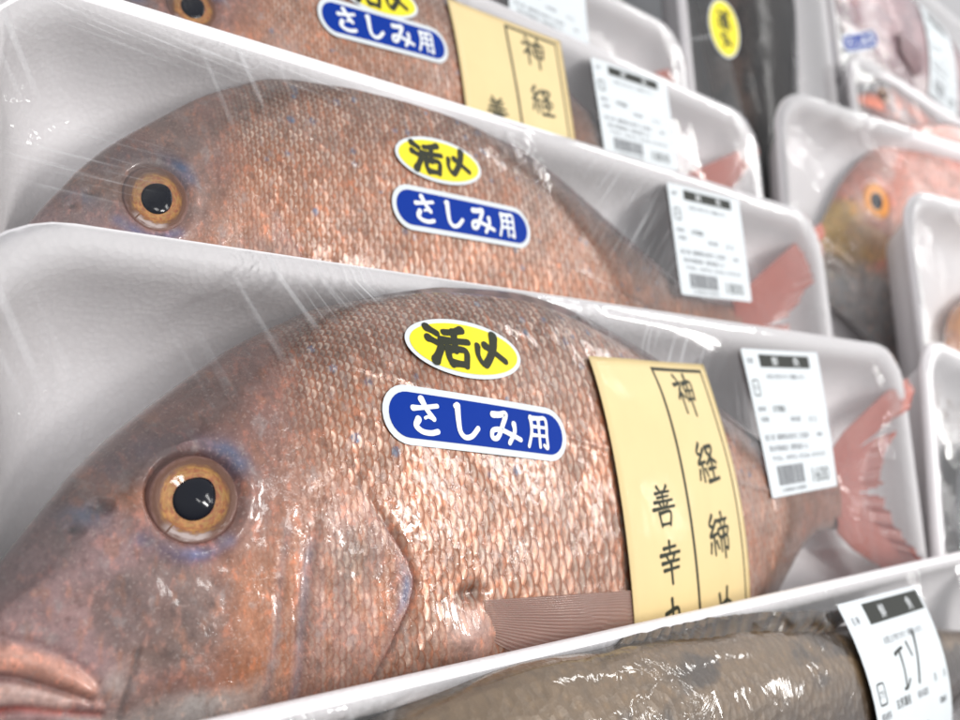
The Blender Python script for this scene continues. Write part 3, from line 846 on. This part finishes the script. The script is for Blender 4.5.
    gl = smooth(.0, .004, np.where(ps > 0, pre, 0)) * np.where(os_ < 0, 1.0, 0) * smooth(-.040, -.056, v)
    lay(gl, pal['gill'], .8)
    lay(gl * smooth(.0, .5, fbm(u, v * .3, .003, 51 + seed)), pal['cheek'], .7)
    lay(gl * np.exp(-((u - .066) / .005) ** 2 - ((v + .064) / .007) ** 2), (.16, .14, .115), .6)
    poly = np.hypot((u - .0265) / .0140, (v + .0700) / .0092)
    lay(smooth(1.15, .70, poly + .22 * n2 + .12 * n1), pal['mask'], .75)
    lay(smooth(-.0845, -.0895, v + .0022 * n2 - .1 * np.maximum(u - .02, 0)) * smooth(.056, .030, u + .004 * n1), pal['chin'], .8)
    lay(np.exp(-((u - .022) / .004) ** 2 - ((v + .0480) / .003) ** 2), pal['cheek'], .6)
    lay(np.exp(-(lipc / .0024) ** 4), pal['lip'], .85)
    lay(np.exp(-(low / .0019) ** 4), tuple(np.array(pal['lip']) * .4 + np.array((.42, .34, .32))), .9)
    lay(np.exp(-(np.hypot(u - .0188, v + .0815) / .0026) ** 2), (.58, .50, .47), .8)
    lay(np.exp(-(g3 / .0008) ** 2), (.42, .08, .06), .7); lay(np.exp(-(g2 / .0006) ** 2), (.20, .09, .075), .7)
    lay(np.exp(-(g4 / .0005) ** 2), (.10, .09, .10), .8)
    if pal.get('white'): lay(smooth(-.072, -.088, v + .004 * n1), pal['white'], .9)
    BLUES = []
    if pal['blue']:
        bl, _, bp = pline(u, v, [(.0205, -.0420), (.0262, -.0385), (.0335, -.0372), (.0395, -.0390), (.0425, -.0420)])
        BLUES.append((np.exp(-(bl / .0027) ** 2) * (.35 + .75 * smooth(.45, .9, bp)) * (.85 + .5 * n2), (.05, .09, .18), .85))
        bl2, _, _ = pline(u, v, [(.0235, -.0560), (.0290, -.0592), (.0340, -.0597), (.0395, -.0575)])
        BLUES.append((np.exp(-(bl2 / .0015) ** 2) * (.6 + .6 * n2), (.13, .17, .34), .85))
        lay(np.exp(-(np.hypot((u - .0150) / 1.7, v + .0508) / .0020) ** 2), (.16, .22, .36), .75)
        lay(np.exp(-(pre / .0013) ** 2) * smooth(.1, .3, pp), (.19, .19, .24), .65)
        lay(np.exp(-(pre2 / .0010) ** 2), (.24, .20, .22), .5)
        bop = np.exp(-((np.where(os_ < 0, op, 9) - .0018) / .0011) ** 2) * np.exp(-((opp - .62) / .10) ** 2)
        lay(bop, (.13, .20, .36), .85)
    for (nx_, ny_, nr) in ((.0176, -.0494, .0010), (.0131, -.0535, .0006)):
        lay(np.exp(-(np.hypot((u - nx_) / 1.25, v - ny_) / nr) ** 2), (.035, .02, .025), .9)
    lay(np.where(os_ > 0, np.exp(-(op / .0011) ** 2), np.exp(-(op / .0006) ** 2)) * of, (.20, .045, .035), .9)
    lay(np.exp(-(op / .0016) ** 2) * smooth(.0, .3, opp) * (1 - of), (.20, .09, .07), .3)
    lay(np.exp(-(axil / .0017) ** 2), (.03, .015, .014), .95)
    lay(np.exp(-(pecb / .0068) ** 4), (.56, .36, .31), .75)
    lay(np.exp(-(lat / .0008) ** 2) * (u > .06), (.16, .07, .05), .45)
    lay(smooth(.05, .45, fbm(u, v, .022, 71 + seed)) * .45, tuple(np.array(pal['low']) * .35 + np.array((.15, .13, .12))))
    lay(smooth(.1, .5, fbm(u, v, .013, 81 + seed)) * .20 * (1 - .5 * hd), tuple(np.minimum(np.array(pal['cheek']) * .9, .8)))
    # copper strokes and silver breaks between head and flank
    lay(smooth(.15, .6, n3) * (1 - hd) * .5, tuple(np.minimum(np.array(pal['mid']) * 1.5, .8)))
    lay(smooth(.15, .6, fbm(u, v * .5,   .0016, 61 + seed)) * hd * .32, tuple(np.minimum(np.array(pal['cheek']) * 1.15, .8)))
    for bb in BLUES: lay(*bb)
    # blue spots on the upper flank
    for _ in range(pal['spots']):
        su, sv = r.uniform(.060, .27), 0
        ta, tb = np.interp(su, us, a), np.interp(su, us, b)
        sv = (ta + tb) / 2 + (ta - tb) / 2 * math.cos(r.uniform(.32, 1.25))
        sr = r.uniform(.0007, .0013)
        lay(smooth(1.15, .75, np.hypot((u - su) / 1.1, v - sv) / sr), (.045, .13, .24), r.uniform(.6, .9))
    C *= (1 + .16 * n1 + .22 * n2)[..., None]
    C = np.clip(C, .004, .85)
    # ---- scale grid
    wu = np.interp(us, [.03, .06, .10, .16, .30, .345], [.0011, .0014, .0021, .0030, .0026, .0014])
    A = np.concatenate([[0], np.cumsum(np.diff(us) / ((wu[1:] + wu[:-1]) / 2))])
    sv = H[:, None] * np.arcsin(np.clip(T, -1, 1))[None] * .82 + (ycen + .06)[:, None] * .3
    Bc = sv / (1.96 * wu[:, None])
    mk = smooth(.046, .064, u - .12 * np.maximum(v + .045, 0) + .004 * n1)
    mk = np.maximum(mk, .55 * np.exp(-((u - .050) / .007) ** 2) * smooth(-.05, -.06, v))
    mk *= 1 - .85 * np.exp(-(op / .0025) ** 2) * of
    mk *= 1 - .9 * np.exp(-(pecb / .0075) ** 4)
    mk *= 1 - .45 * smooth(.0, .003, np.where(os_ < 0, op, 0)) * smooth(-.03, -.05, v)
    S = np.stack([np.repeat(A[:, None], nt, 1), Bc + 200, mk], -1)
    ck_ = np.zeros_like(u)
    for (cu, cv, su, sv_, am) in ((.0715, -.0485, .0085, .0075, 1.0), (.0640, -.0420, .005, .005, .7), (.1150, -.0690, .008, .0045, .5), (.1340, -.0560, .004, .007, .4), (.0820, -.0160, .007, .007, .7), (.2300, -.0500, .012, .012, .5), (.1450, -.0800, .01, .004, .6)):
        ck_ = np.maximum(ck_, am * np.exp(-((u - cu) / su) ** 2 - ((v - cv) / sv_) ** 2))
    # ---- far side
    Tb, wb = np.cos(thb), w * .95
    Ub = np.repeat(us[:, None], nb, 1); Vb = ycen[:, None] + H[:, None] * Tb[None]
    Zb = np.maximum(zc[:, None] - wb[:, None] * np.maximum(1 - Tb[None] ** 2, 0) ** .5, -.0225)
    Cb = np.repeat(C[:, -1:], nb, 1); Sb = np.concatenate([np.repeat(S[:, -1:, :2], nb, 1), np.zeros((len(us), nb, 1))], -1)
    full = lambda p, q: np.concatenate([p, q], 1)
    P = np.stack([full(U, Ub), full(V, Vb), full(Z, Zb)], -1)
    m = nt + nb
    f = grid_faces(len(us), m, True)[:, ::-1]
    f = [f]
    me = mesh_np(name, P.reshape(-1, 3), f[0], [mat], attrs={"pig": full(C, Cb).reshape(-1, 3), "scl": full(S, Sb).reshape(-1, 3), "crk": full(ck_, np.zeros_like(Ub)).ravel()})
    return me

def eye_parts(parent, iris_mat, R=EYE_R, c=EYE, pupil=.48, hf=bream_h, sink=.0012):
    e = .003
    g = lambda x, y: float(hf(np.array([x]), np.array([y]))[0])
    z = g(*c)
    nx_, ny_ = -(g(c[0] + e, c[1]) - g(c[0] - e, c[1])) / (2 * e), -(g(c[0], c[1] + e) - g(c[0], c[1] - e)) / (2 * e)
    n = Vector((nx_ * .8, ny_ * .8, 1)).normalized()
    q = n.to_track_quat('Z', 'Y').to_matrix().to_4x4()
    Mx = Matrix.Translation(Vector((c[0], c[1], z)) - n * sink) @ q
    nr, na = 46, 96
    rr = np.linspace(0, 1, nr)[:, None]; aa = np.linspace(0, 2 * np.pi, na, endpoint=False)[None]
    prof = np.interp(rr, [0, .38, .57, .74, .86, 1.0], [.0004, .0004, .0006, .0009, .0008, -.0016])
    X, Y, Z = R * 1.09 * rr * np.cos(aa), R * 1.06 * rr * np.sin(aa), np.repeat(prof, na, 1) + 0 * aa
    V = np.stack([X, Y, Z], -1).reshape(-1, 3)
    V = np.array([Mx @ Vector(p) for p in V])
    ey = place("eye", mesh_np("eye", V, grid_faces(nr, na, True), [iris_mat], attrs={"rad": np.repeat(rr * 1.09, na, 1).ravel(), "ang": np.repeat(aa, nr, 0).ravel()}), parent)
    pr = np.linspace(0, 1, 14)[:, None]
    rad = R * pupil * (1 + .13 * np.maximum(np.cos(aa - np.pi), 0) ** 6)
    Vp = np.stack([rad * pr * np.cos(aa), .94 * rad * pr * np.sin(aa), .0006 + .0012 * np.sqrt(np.maximum(1 - pr ** 2, 0)) + 0 * aa - .0003 * pr], -1).reshape(-1, 3)
    Vp = np.array([Mx @ Vector(p) for p in Vp])
    place("pupil", mesh_np("pupil", Vp, grid_faces(14, na, True), [M_PUPIL]), ey)
    return ey

def fan_fin(name, parent, mat, base_a, base_b, tips, nray=34, zf=None, split=(), thick=.0006, jag=.05, seed=0, ridge=.00035):
    """a fin: rays from a base edge (a..b) out to a tip curve (list of points); split = list of (ray position, depth) tears"""
    r = np.random.default_rng(seed)
    m = nray * 3; k = 22
    tipc = catmull(tips, 24); L = np.linspace(0, 1, len(tipc)); s = np.linspace(0, 1, m)
    tx, ty = np.interp(s, L, tipc[:, 0]), np.interp(s, L, tipc[:, 1])
    bx, by = base_a[0] + (base_b[0] - base_a[0]) * s, base_a[1] + (base_b[1] - base_a[1]) * s
    q = np.linspace(0, 1, k)[:, None]
    ln = 1 - jag * np.abs(np.repeat(r.uniform(0, 1, nray), 3)) - .03 * r.uniform(0, 1, m)
    X, Y = bx + (tx - bx) * q * ln, by + (ty - by) * q * ln
    Z = zf(X, Y, q + 0 * X, s + 0 * X)
    Z = Z + ridge * np.cos(np.arange(m) / 3 * 2 * np.pi)[None] * (.4 + q)
    n0 = k * m
    V = np.concatenate([np.stack([X, Y, Z], -1).reshape(-1, 3), np.stack([X, Y, Z - thick], -1).reshape(-1, 3)])
    f = grid_faces(k, m); keep = np.ones(len(f), bool)
    fi = np.arange(k - 1)[:, None] + 0 * np.arange(m - 1)[None]; fj = np.arange(m - 1)[None] + 0 * fi
    for (sp, dep, wd) in split:
        keep &= ~((np.abs(fj / m - sp) < wd * (fi / k - (1 - dep)) / dep) & (fi / k > 1 - dep)).ravel()
    f = f[keep]
    faces = np.concatenate([f, f[:, ::-1] + n0])
    ray = np.repeat((np.arange(m) / 3)[None], k, 0).ravel()
    return place(name, mesh_np(name, V, faces, [mat], attrs={"ray": np.concatenate([ray, ray])}), parent)

M_IRIS = iris_material("iris_gold", (.31, .155, .036), (.125, .060, .040), (.19, .105, .09))
M_IRIS_OR = iris_material("iris_orange", (.80, .34, .03), (.70, .28, .04), (.55, .25, .12))
M_TAIL = fin_material("fin_red", (.58, .105, .065), (.66, .23, .17), alpha=.78)
M_PEC = fin_material("fin_brown", (.34, .18, .14), (.44, .27, .22), alpha=.6)
M_DOR = fin_material("fin_dusky", (.12, .07, .065), (.22, .13, .12))
M_SKIN = skin_material("bream_skin")
M_SKIN_P = skin_material("pink_skin", edge=(.55, .22, .16), core=(.66, .56, .52), scale_amt=.7)

def bream(label, mat, seed, dens=1.0, pal=PAL_RED, skin=None, iris=None, tips=None, tail_split=((.24, .55, .05), (.50, .3, .03)), group="red sea bream in foam trays", cat="fish", name="sea_bream", zs=1.0):
    o = place(name, bream_mesh(name, skin or M_SKIN, pal, seed, dens), None, mat, label, cat, group)
    eye_parts(o, iris or M_IRIS)
    # pectoral fin laid back along the flank
    def zp(X, Y, q, s): return np.maximum(bream_h(X, Y), -.02) + .0006 + .0003 * q
    fan_fin("pectoral_fin", o, M_PEC if pal is PAL_RED else M_TAIL, (.1015, -.0765), (.1010, -.0850), [(.192, -.0835), (.180, -.0880), (.160, -.0950), (.130, -.1010)], 20, zp, jag=.04, seed=seed, thick=.0004, ridge=.00007)
    def zt(X, Y, q, s): return np.interp(q, [0, .3, .8, 1], [-.006, -.0085, -.005 / zs ** .5, .0006]) + .002 * np.sin(s * 9)
    fan_fin("tail_fin", o, M_TAIL, (.338, -.0455), (.338, -.0785), tips or [(.4290, -.0040), (.4220, -.0170), (.4000, -.0340), (.3830, -.0520), (.3850, -.0720), (.4010, -.0900), (.4160, -.1050), (.4090, -.1120)], 40, zt, tail_split, jag=.10, seed=seed + 5)
    # folded dorsal fin along the back
    k = 120; us = np.linspace(.075, .285, k)
    top = _interp(BTOP, us); zc = bream_zc(us)
    hh = .0022 * np.sin(np.pi * np.clip((us - .075) / .21, 0, 1)) ** .4 * (.9 + .1 * fbm(us, us * 0, .006, 5))
    V, n = [], 5
    for j in range(n):
        w_ = j / (n - 1)
        V.append(np.stack([us + .003 * w_, top - .0022 + (hh + .0022) * w_ , zc + .0040 * (1 - w_) + .0012], -1))
    for j in range(n):
        w_ = 1 - j / (n - 1)
        V.append(np.stack([us + .003 * w_, top - .0022 + (hh + .0022) * w_, zc - .0030 * (1 - w_) + .0004], -1))
    V = np.stack(V, 1).reshape(-1, 3)
    place("dorsal_fin", mesh_np("dorsal_fin", V, grid_faces(k, 2 * n, True)[:, ::-1], [M_DOR], attrs={"ray": np.repeat(us * 90, 2 * n)}), o)
    return o

def long_fish(label, name, mat, L, H, Wd, skin_cols, cat="fish", group=None, seed=0, blunt=.35, tail=.09, flip=False, metal=.1, eye=True, iris=None, scale=.0022, coat=.9):
    """a long round-bodied fish: head at x=0, lies on its side around y=0, z=0"""
    top, side, belly, spot = skin_cols
    N = NT(name + "_skin"); p = N.obj(); ht = N.attr("ht").outputs['Fac']
    n1 = N.noise(p, 55.0, 4, .62); n2 = N.noise(p, 260.0, 3, .6); 
    n3 = N.noise(N.comb(N.m('MULTIPLY', N.sep(p)[0], 1.0), N.m('MULTIPLY', N.sep(p)[1], 2.4), N.sep(p)[2]), 26.0, 2)
    hq = N.m('ADD', ht, N.m('MULTIPLY', N.m('SUBTRACT', n1, .5), .55))
    c = N.mix(N.ramp01(hq, .05, .75), side, top)
    c = N.mix(N.ramp01(hq, -.25, -.75), c, belly)
    c = N.mix(N.m('MULTIPLY', N.ramp01(N.m('ADD', n3, N.m('MULTIPLY', N.m('SUBTRACT', n1, .5), .5)), .48, .60), .8), c, spot)
    k = N.m('ADD', .55, N.m('MULTIPLY', n2, .9))
    c = N.mix(1.0, c, N.comb(k, k, k), 'MULTIPLY')
    v = N.n('ShaderNodeTexVoronoi', feature='F1'); N.put(v.inputs['Vector'], p); N.put(v.inputs['Scale'], 1 / scale)
    c = N.mix(N.m('MULTIPLY_ADD', N.ramp01(v.outputs[0], .15, .45), .3, .7), N.mix(1.0, c, (1.7, 1.65, 1.5), 'MULTIPLY'), c)
    cw = N.noise(p, 85.0, 3, .5, 1.3)
    N.pbr(Base_Color=c, Roughness=.42, Metallic=metal, Specular_IOR_Level=.5 * min(1, coat), Normal=N.bump(N.m('ADD', v.outputs[0], n2), .0006, .7), Coat_Weight=coat, Coat_Roughness=.05, Coat_Normal=N.bump(N.m('MULTIPLY', cw, N.m('MULTIPLY_ADD', N.ramp01(N.noise(p, 24.0, 1), .44, .62), .9, .14)), .0011, 1.0))
    nu, nt = 160, 64
    s = np.linspace(0, 1, nu) ** 1.15
    prof = np.interp(s, [0, .015, .06, .15, .30, .5, .7, .85, .95, 1], [blunt * .35, blunt * .75, blunt + (1 - blunt) * .45, .92, 1, .95, .72, .45, .30, .30])
    prof = np.convolve(np.pad(prof, 4, 'edge'), np.ones(9) / 9, 'valid')
    th = np.linspace(0, 2 * np.pi, nt, endpoint=False)
    X = np.repeat((s * L)[:, None], nt, 1)
    Y = H / 2 * prof[:, None] * np.cos(th)[None] + .0025 * fbm(X, X * 0, .05, seed)
    Z = Wd * prof[:, None] * np.sign(np.sin(th)) * np.abs(np.sin(th)) ** .8
    gill, _, _ = pline(X, Y, [(.20 * L, .38 * H), (.215 * L, .0), (.19 * L, -.38 * H)])
    Z = Z - (.0016 * np.exp(-(gill / .002) ** 2)) * (Z > 0)
    V = np.stack([X, Y, Z], -1).reshape(-1, 3)
    V = np.concatenate([V, [[-.002, 0, 0]]]); c0 = nu * nt
    f = [tuple(q) for q in grid_faces(nu, nt, True)[:, ::-1]]
    f += [(c0, j, (j + 1) % nt) for j in range(nt)] + [tuple((nu - 1) * nt + j for j in range(nt))[::-1]]
    ht_ = np.concatenate([(np.cos(th)[None] + 0 * X).ravel(), [0]])
    me = mesh_np(name, V, f, [N.mat], attrs={"ht": ht_})
    o = place(name, me, None, mat, label, cat, group)
    hp = prof[-1] * H / 2
    mt = fin_material(name + "_fin", tuple(x * .9 for x in top), side)
    fan_fin("tail_fin", o, mt, (L * .985, hp), (L * .985, -hp), [(L + tail, H * .55), (L + tail * .8, H * .2), (L + tail * .62, 0), (L + tail * .8, -H * .2), (L + tail, -H * .55)], 22, lambda X, Y, q, s_: 0 * X + .002 * q, seed=seed)
    fan_fin("dorsal_fin", o, mt, (L * .30, H * .42), (L * .62, H * .38), [(L * .36, H * .53), (L * .5, H * .52), (L * .70, H * .42)], 20, lambda X, Y, q, s_: Wd * .35 - .004 * q, seed=seed + 1)
    fan_fin("pectoral_fin", o, mt, (L * .225, -H * .05), (L * .225, -H * .22), [(L * .36, -H * .12), (L * .35, -H * .26), (L * .31, -H * .34)], 14,
            lambda X, Y, q, s_: Wd * np.maximum(1 - (2 * Y / H) ** 2, .05) ** .4 + .0022, seed=seed + 2)
    if eye:
        hf = lambda x, y: Wd * np.interp(x, s * L, prof) * np.maximum(1 - (2 * y / (H * np.interp(x, s * L, prof))) ** 2, .02) ** .4
        eye_parts(o, iris or M_IRIS, H * .085, (L * .075, H * .13), .5, hf, .0004)
    return o, lambda x, y: np.where((x > 0) & (x < L) & (np.abs(y) < H / 2 * np.interp(x, s * L, prof)),
                                    Wd * np.interp(x, s * L, prof) * np.maximum(1 - (2 * y / np.maximum(H * np.interp(x, s * L, prof), 1e-5)) ** 2, 0) ** .4, -1.0)

# ------------------------------------------------------------------ the packs
def tray(label, dx, dy, dz, L=.42, W=.195, r=.026, rz=0.0, group="white foam trays in the case", seed=0, ry=0.0, lip=1.0):
    return place("foam_tray", tray_mesh(L, W, r, .0006, seed, lip), None, at(dx, dy + RT, dz, rz, ry=ry), label, "tray", group)

def add_film(t, obst, L=.42, W=.195, r=.026, wet=False, it=2500, stress=()):
    F = Film(L, W, r, obst, it=it)
    place("cling_film", film_mesh(F, wet, stress), t)
    return F

def shifted(hf, du, dv, s=1.0, zs=1.0, dz=0.0):
    """the fish's near surface in its tray's frame (tray origin is RT above the fish frame)"""
    return lambda x, y: np.where(hf((x - du) / s, (y + RT - dv) / s) > -.5, hf((x - du) / s, (y + RT - dv) / s) * zs + dz, -1.0)

# front bream pack
t1 = tray("white foam tray of the front sea bream, band and both stickers in full view", -.010, 0, 0, L=.430)
bream("large front sea bream with mouth at the lower left and a tan band across it", at(0, 0, 0), 0, 1.25)
F1 = add_film(t1, shifted(bream_h, .010, 0), L=.430, stress=[(.090, -.010, .010, .013, 108, .55), (.225, -.013, .035, .012, 42, .32), (.265, -.045, .02, .02, 70, .25), (.37, -.07, .02, .04, 80, .14)])
yellow_sticker(F1, t1, .1169, -.0147 - RT, math.radians(-3.6))
blue_sticker(F1, t1, .1172, -.0346 - RT, math.radians(-6.0))
paper_band(F1, t1, .2025, -.0125 - RT, .0745, .125, math.radians(2.0))
price_label(F1, t1, .3035, -.0306 - RT, math.radians(2.0), .0640, .0575, "1600")

# second
O2 = (0.0, .0785, -.0343); S2 = .5
t2 = tray("white foam tray directly behind the front bream tray, its fish without a paper band", O2[0], O2[1] - .0064, O2[2], rz=.0167, seed=1)
bream("middle sea bream, whole eye just above the front tray, two stickers but no band", at(O2[0] + .0142, O2[1] - .002, O2[2] - .004, 0, (.94, 1, S2)), 1, 1.0, zs=S2, tail_split=((.5, .35, .03),), tips=[(.4480, .0120), (.4430, -.0060), (.4200, -.0300), (.3920, -.0500), (.4000, -.0640), (.4280, -.0760), (.4300, -.0960)])
F2 = add_film(t2, lambda x, y: shifted(bream_h, 0, -.002, 1, S2, -.004)((x - .0142) / .94, y - .0064 + .0167 * x), stress=[(.050, -.008, .05, .008, -8, .30), (.100, -.008, .03, .008, -6, .4), (.245, -.03, .03, .03, 45, .3), (.03, -.05, .02, .01, -6, .2)])
yellow_sticker(F2, t2, .1405, -.0260, math.radians(2.0))
blue_sticker(F2, t2, .1492, -.0444, math.radians(.5), .0625, .0150)
price_label(F2, t2, .3045, -.0327, math.radians(1.5), .0590, .0500)
# third
O3 = (.012, .1510, -.0715)
t3 = tray("white foam tray third from the front, bream under a tan band at the top", *O3, seed=2)
bream("third sea bream with its eye cut by the top edge and a tan band", at(O3[0] + .031, O3[1] + .001, O3[2] - .004, 0, (.93, .93, S2)), 2, .75, zs=S2, tail_split=())
F3 = add_film(t3, shifted(bream_h, .031, .001, .93, S2, -.004))
yellow_sticker(F3, t3, .136, -.0245, math.radians(5))
blue_sticker(F3, t3, .1377, -.0388, math.radians(5), .0610, .0150)
paper_band(F3, t3, .207, -.010, .070, .12, math.radians(3))
price_label(F3, t3, .2965, -.031, math.radians(4), .0620, .0480)
# fourth, only its label and tail show
O4 = (.0, .2180, -.1080)
t4 = tray("white foam tray at the very top, only its price label and a red tail showing", *O4, seed=3)
bream("hindmost sea bream of which only the red tail shows at the top", at(O4[0], O4[1] - .004, O4[2] - .004, 0, (1, 1, S2)), 3, .5, zs=S2)
F4 = add_film(t4, shifted(bream_h, 0, -.004, 1, S2, -.004))
price_label(F4, t4, .291, -.030, math.radians(0), .0620, .0500)

# front dark pack
O0 = (-.03, -.0942, .036); L0 = .47
t0 = tray("long white foam tray lowest in the picture, dark mottled fish and hand-written label", *O0, L=L0, rz=math.radians(-.5), seed=4, lip=.62)
lz, lzh = long_fish("long dark brown mottled fish under crumpled film at the bottom edge", "lizardfish", at(O0[0] + .025, O0[1] - .0320, O0[2] - .001, math.radians(-1.0)), .385, .076, .0165,
                    ((.125, .078, .038), (.036, .022, .013), (.12, .095, .07), (.020, .013, .009)), seed=3, tail=.05, scale=.0030)
F0 = add_film(t0, lambda x, y: np.where(lzh(x - .025, y + RT + .0320) > -.5, lzh(x - .025, y + RT + .0320) - .001, -1), L=L0, wet=True, stress=[(.17, -.02, .05, .02, 25, .35), (.26, -.02, .04, .02, 35, .25), (.10, -.02, .05, .02, 20, .2)])
price_label(F0, t0, .3025, -.0362, math.radians(-1.0), .0700, .0590, front=True)
# and the rim of the one before it
Om = (.10, -.1690, .072)
tm = tray("white foam tray of which only a sliver of rim shows at the lower right corner", *Om, L=.45, seed=5)

# second column: the pink fish with a yellow snout
O5 = (.462, .180, -.0715)
t5 = tray("white foam tray of the pink fish with the orange eye", *O5, L=.66, W=.24, rz=math.radians(-4), seed=6, ry=math.radians(-14))
bream("pink fish with yellow snout and orange eye in a tray at the right", at(O5[0] + .055, O5[1] + .022, O5[2] - .002, math.radians(-4), (1.32, 1.52, .6), math.radians(-14)), 4, .6, PAL_PINK, M_SKIN_P, M_IRIS_OR, group=None, name="pink_bream", zs=.6)
F5 = add_film(t5, lambda x, y: np.where(bream_h((x - .055) / 1.32, (y + RT - .022) / 1.52) > -.5, bream_h((x - .055) / 1.32, (y + RT - .022) / 1.52) * .6 - .002, -1.0), L=.66, W=.24, wet=True)
O6 = (.505, .107, -.020)
t6 = tray("white foam tray at the right edge in front of the pink fish, orange fish inside", *O6, L=.42, W=.2, seed=7, ry=math.radians(-8))
of_, ofh = long_fish("orange yellow fish half cut off by the right picture edge", "orange_fish", at(O6[0] + .05, O6[1] - .10, O6[2] - .008, 0, ry=math.radians(-8)), .34, .12, .016,
                     ((.62, .22, .03), (.66, .36, .06), (.66, .56, .44), (.45, .14, .03)), seed=8, tail=.06, iris=M_IRIS_OR)
F6 = add_film(t6, lambda x, y: np.where(ofh(x - .05, y + RT + .10) > -.5, ofh(x - .05, y + RT + .10) - .008, -1), W=.2, wet=True)
O7 = (.440, .008, .004)
t7 = tray("white foam tray beside the right end of the front bream tray, grey fish inside", *O7, L=.42, W=.2, rz=math.radians(-8), seed=8)
gf, gfh = long_fish("silver grey fish under glinting film at the right picture edge", "grey_fish", at(O7[0] + .03, O7[1] - .09, O7[2] - .006, math.radians(-8)), .34, .11, .014,
                    ((.07, .08, .09), (.26, .27, .28), (.5, .5, .5), (.10, .11, .12)), seed=9, tail=.05, metal=.4)
F7 = add_film(t7, lambda x, y: np.where(gfh(x - .03, y + RT + .09) > -.5, gfh(x - .03, y + RT + .09) - .006, -1), W=.2, wet=True)
# upright tray with a black fish
O9 = (.640, .50, -.110)
t9 = tray("upright white foam tray holding the black fish with a yellow sticker", *O9, L=.44, W=.215, rz=math.radians(-90), seed=9)
bf, bfh = long_fish("black brown fish lying head up with a round yellow sticker on it", "black_fish", at(O9[0] - .128, O9[1] - .02, O9[2] - .004, math.radians(-90)), .40, .140, .016,
                    ((.012, .011, .012), (.018, .016, .016), (.05, .032, .026), (.008, .008, .009)), seed=10, tail=.05, coat=.12, metal=0.0)
F9 = add_film(t9, lambda x, y: np.where(bfh(x - .02 - RT, y + .128) > -.5, bfh(x - .02 - RT, y + .128) - .004, -1), L=.44, W=.215)
yellow_sticker(F9, t9, O9[1] + RT - .240, .463 - O9[0], math.radians(4), .0200, .0150)
# packs at the upper right
O8 = (.668, .42, -.118)
t8 = tray("white foam tray in the upper right corner, purple grey fish, blue sticker and label", *O8, L=.46, W=.17, seed=10)
pf, pfh = long_fish("purple grey fish under shiny film in the upper right corner", "purple_fish", at(O8[0] + .01, O8[1] - .075, O8[2] - .004), .42, .12, .015,
                    ((.16, .06, .075), (.28, .15, .16), (.50, .42, .42), (.12, .05, .065)), seed=11, tail=.03, metal=.3)
F8 = add_film(t8, lambda x, y: np.where(pfh(x - .01, y + RT + .075) > -.5, pfh(x - .01, y + RT + .075) - .004, -1), L=.46, W=.17, wet=True)
blue_sticker(F8, t8, .036, -.118, math.radians(20), .060, .0165)
price_label(F8, t8, .215, -.085, math.radians(-4), .075, .095)
O10 = (.640, .272, -.098)
t10 = tray("white foam tray with the red and black fish, behind the pink fish tray", *O10, L=.46, W=.16, seed=11)
rf, rfh = long_fish("red and black fish with blue glints behind the pink fish", "red_fish", at(O10[0] + .005, O10[1] - .035, O10[2] - .004, math.radians(-6)), .42, .09, .018,
                    ((.05, .03, .03), (.55, .12, .05), (.6, .4, .34), (.03, .03, .04)), seed=12, tail=.03)
F10 = add_film(t10, lambda x, y: np.where(rfh(x - .005, y + RT + .035) > -.5, rfh(x - .005, y + RT + .035) - .004, -1), L=.46, W=.16, wet=True)
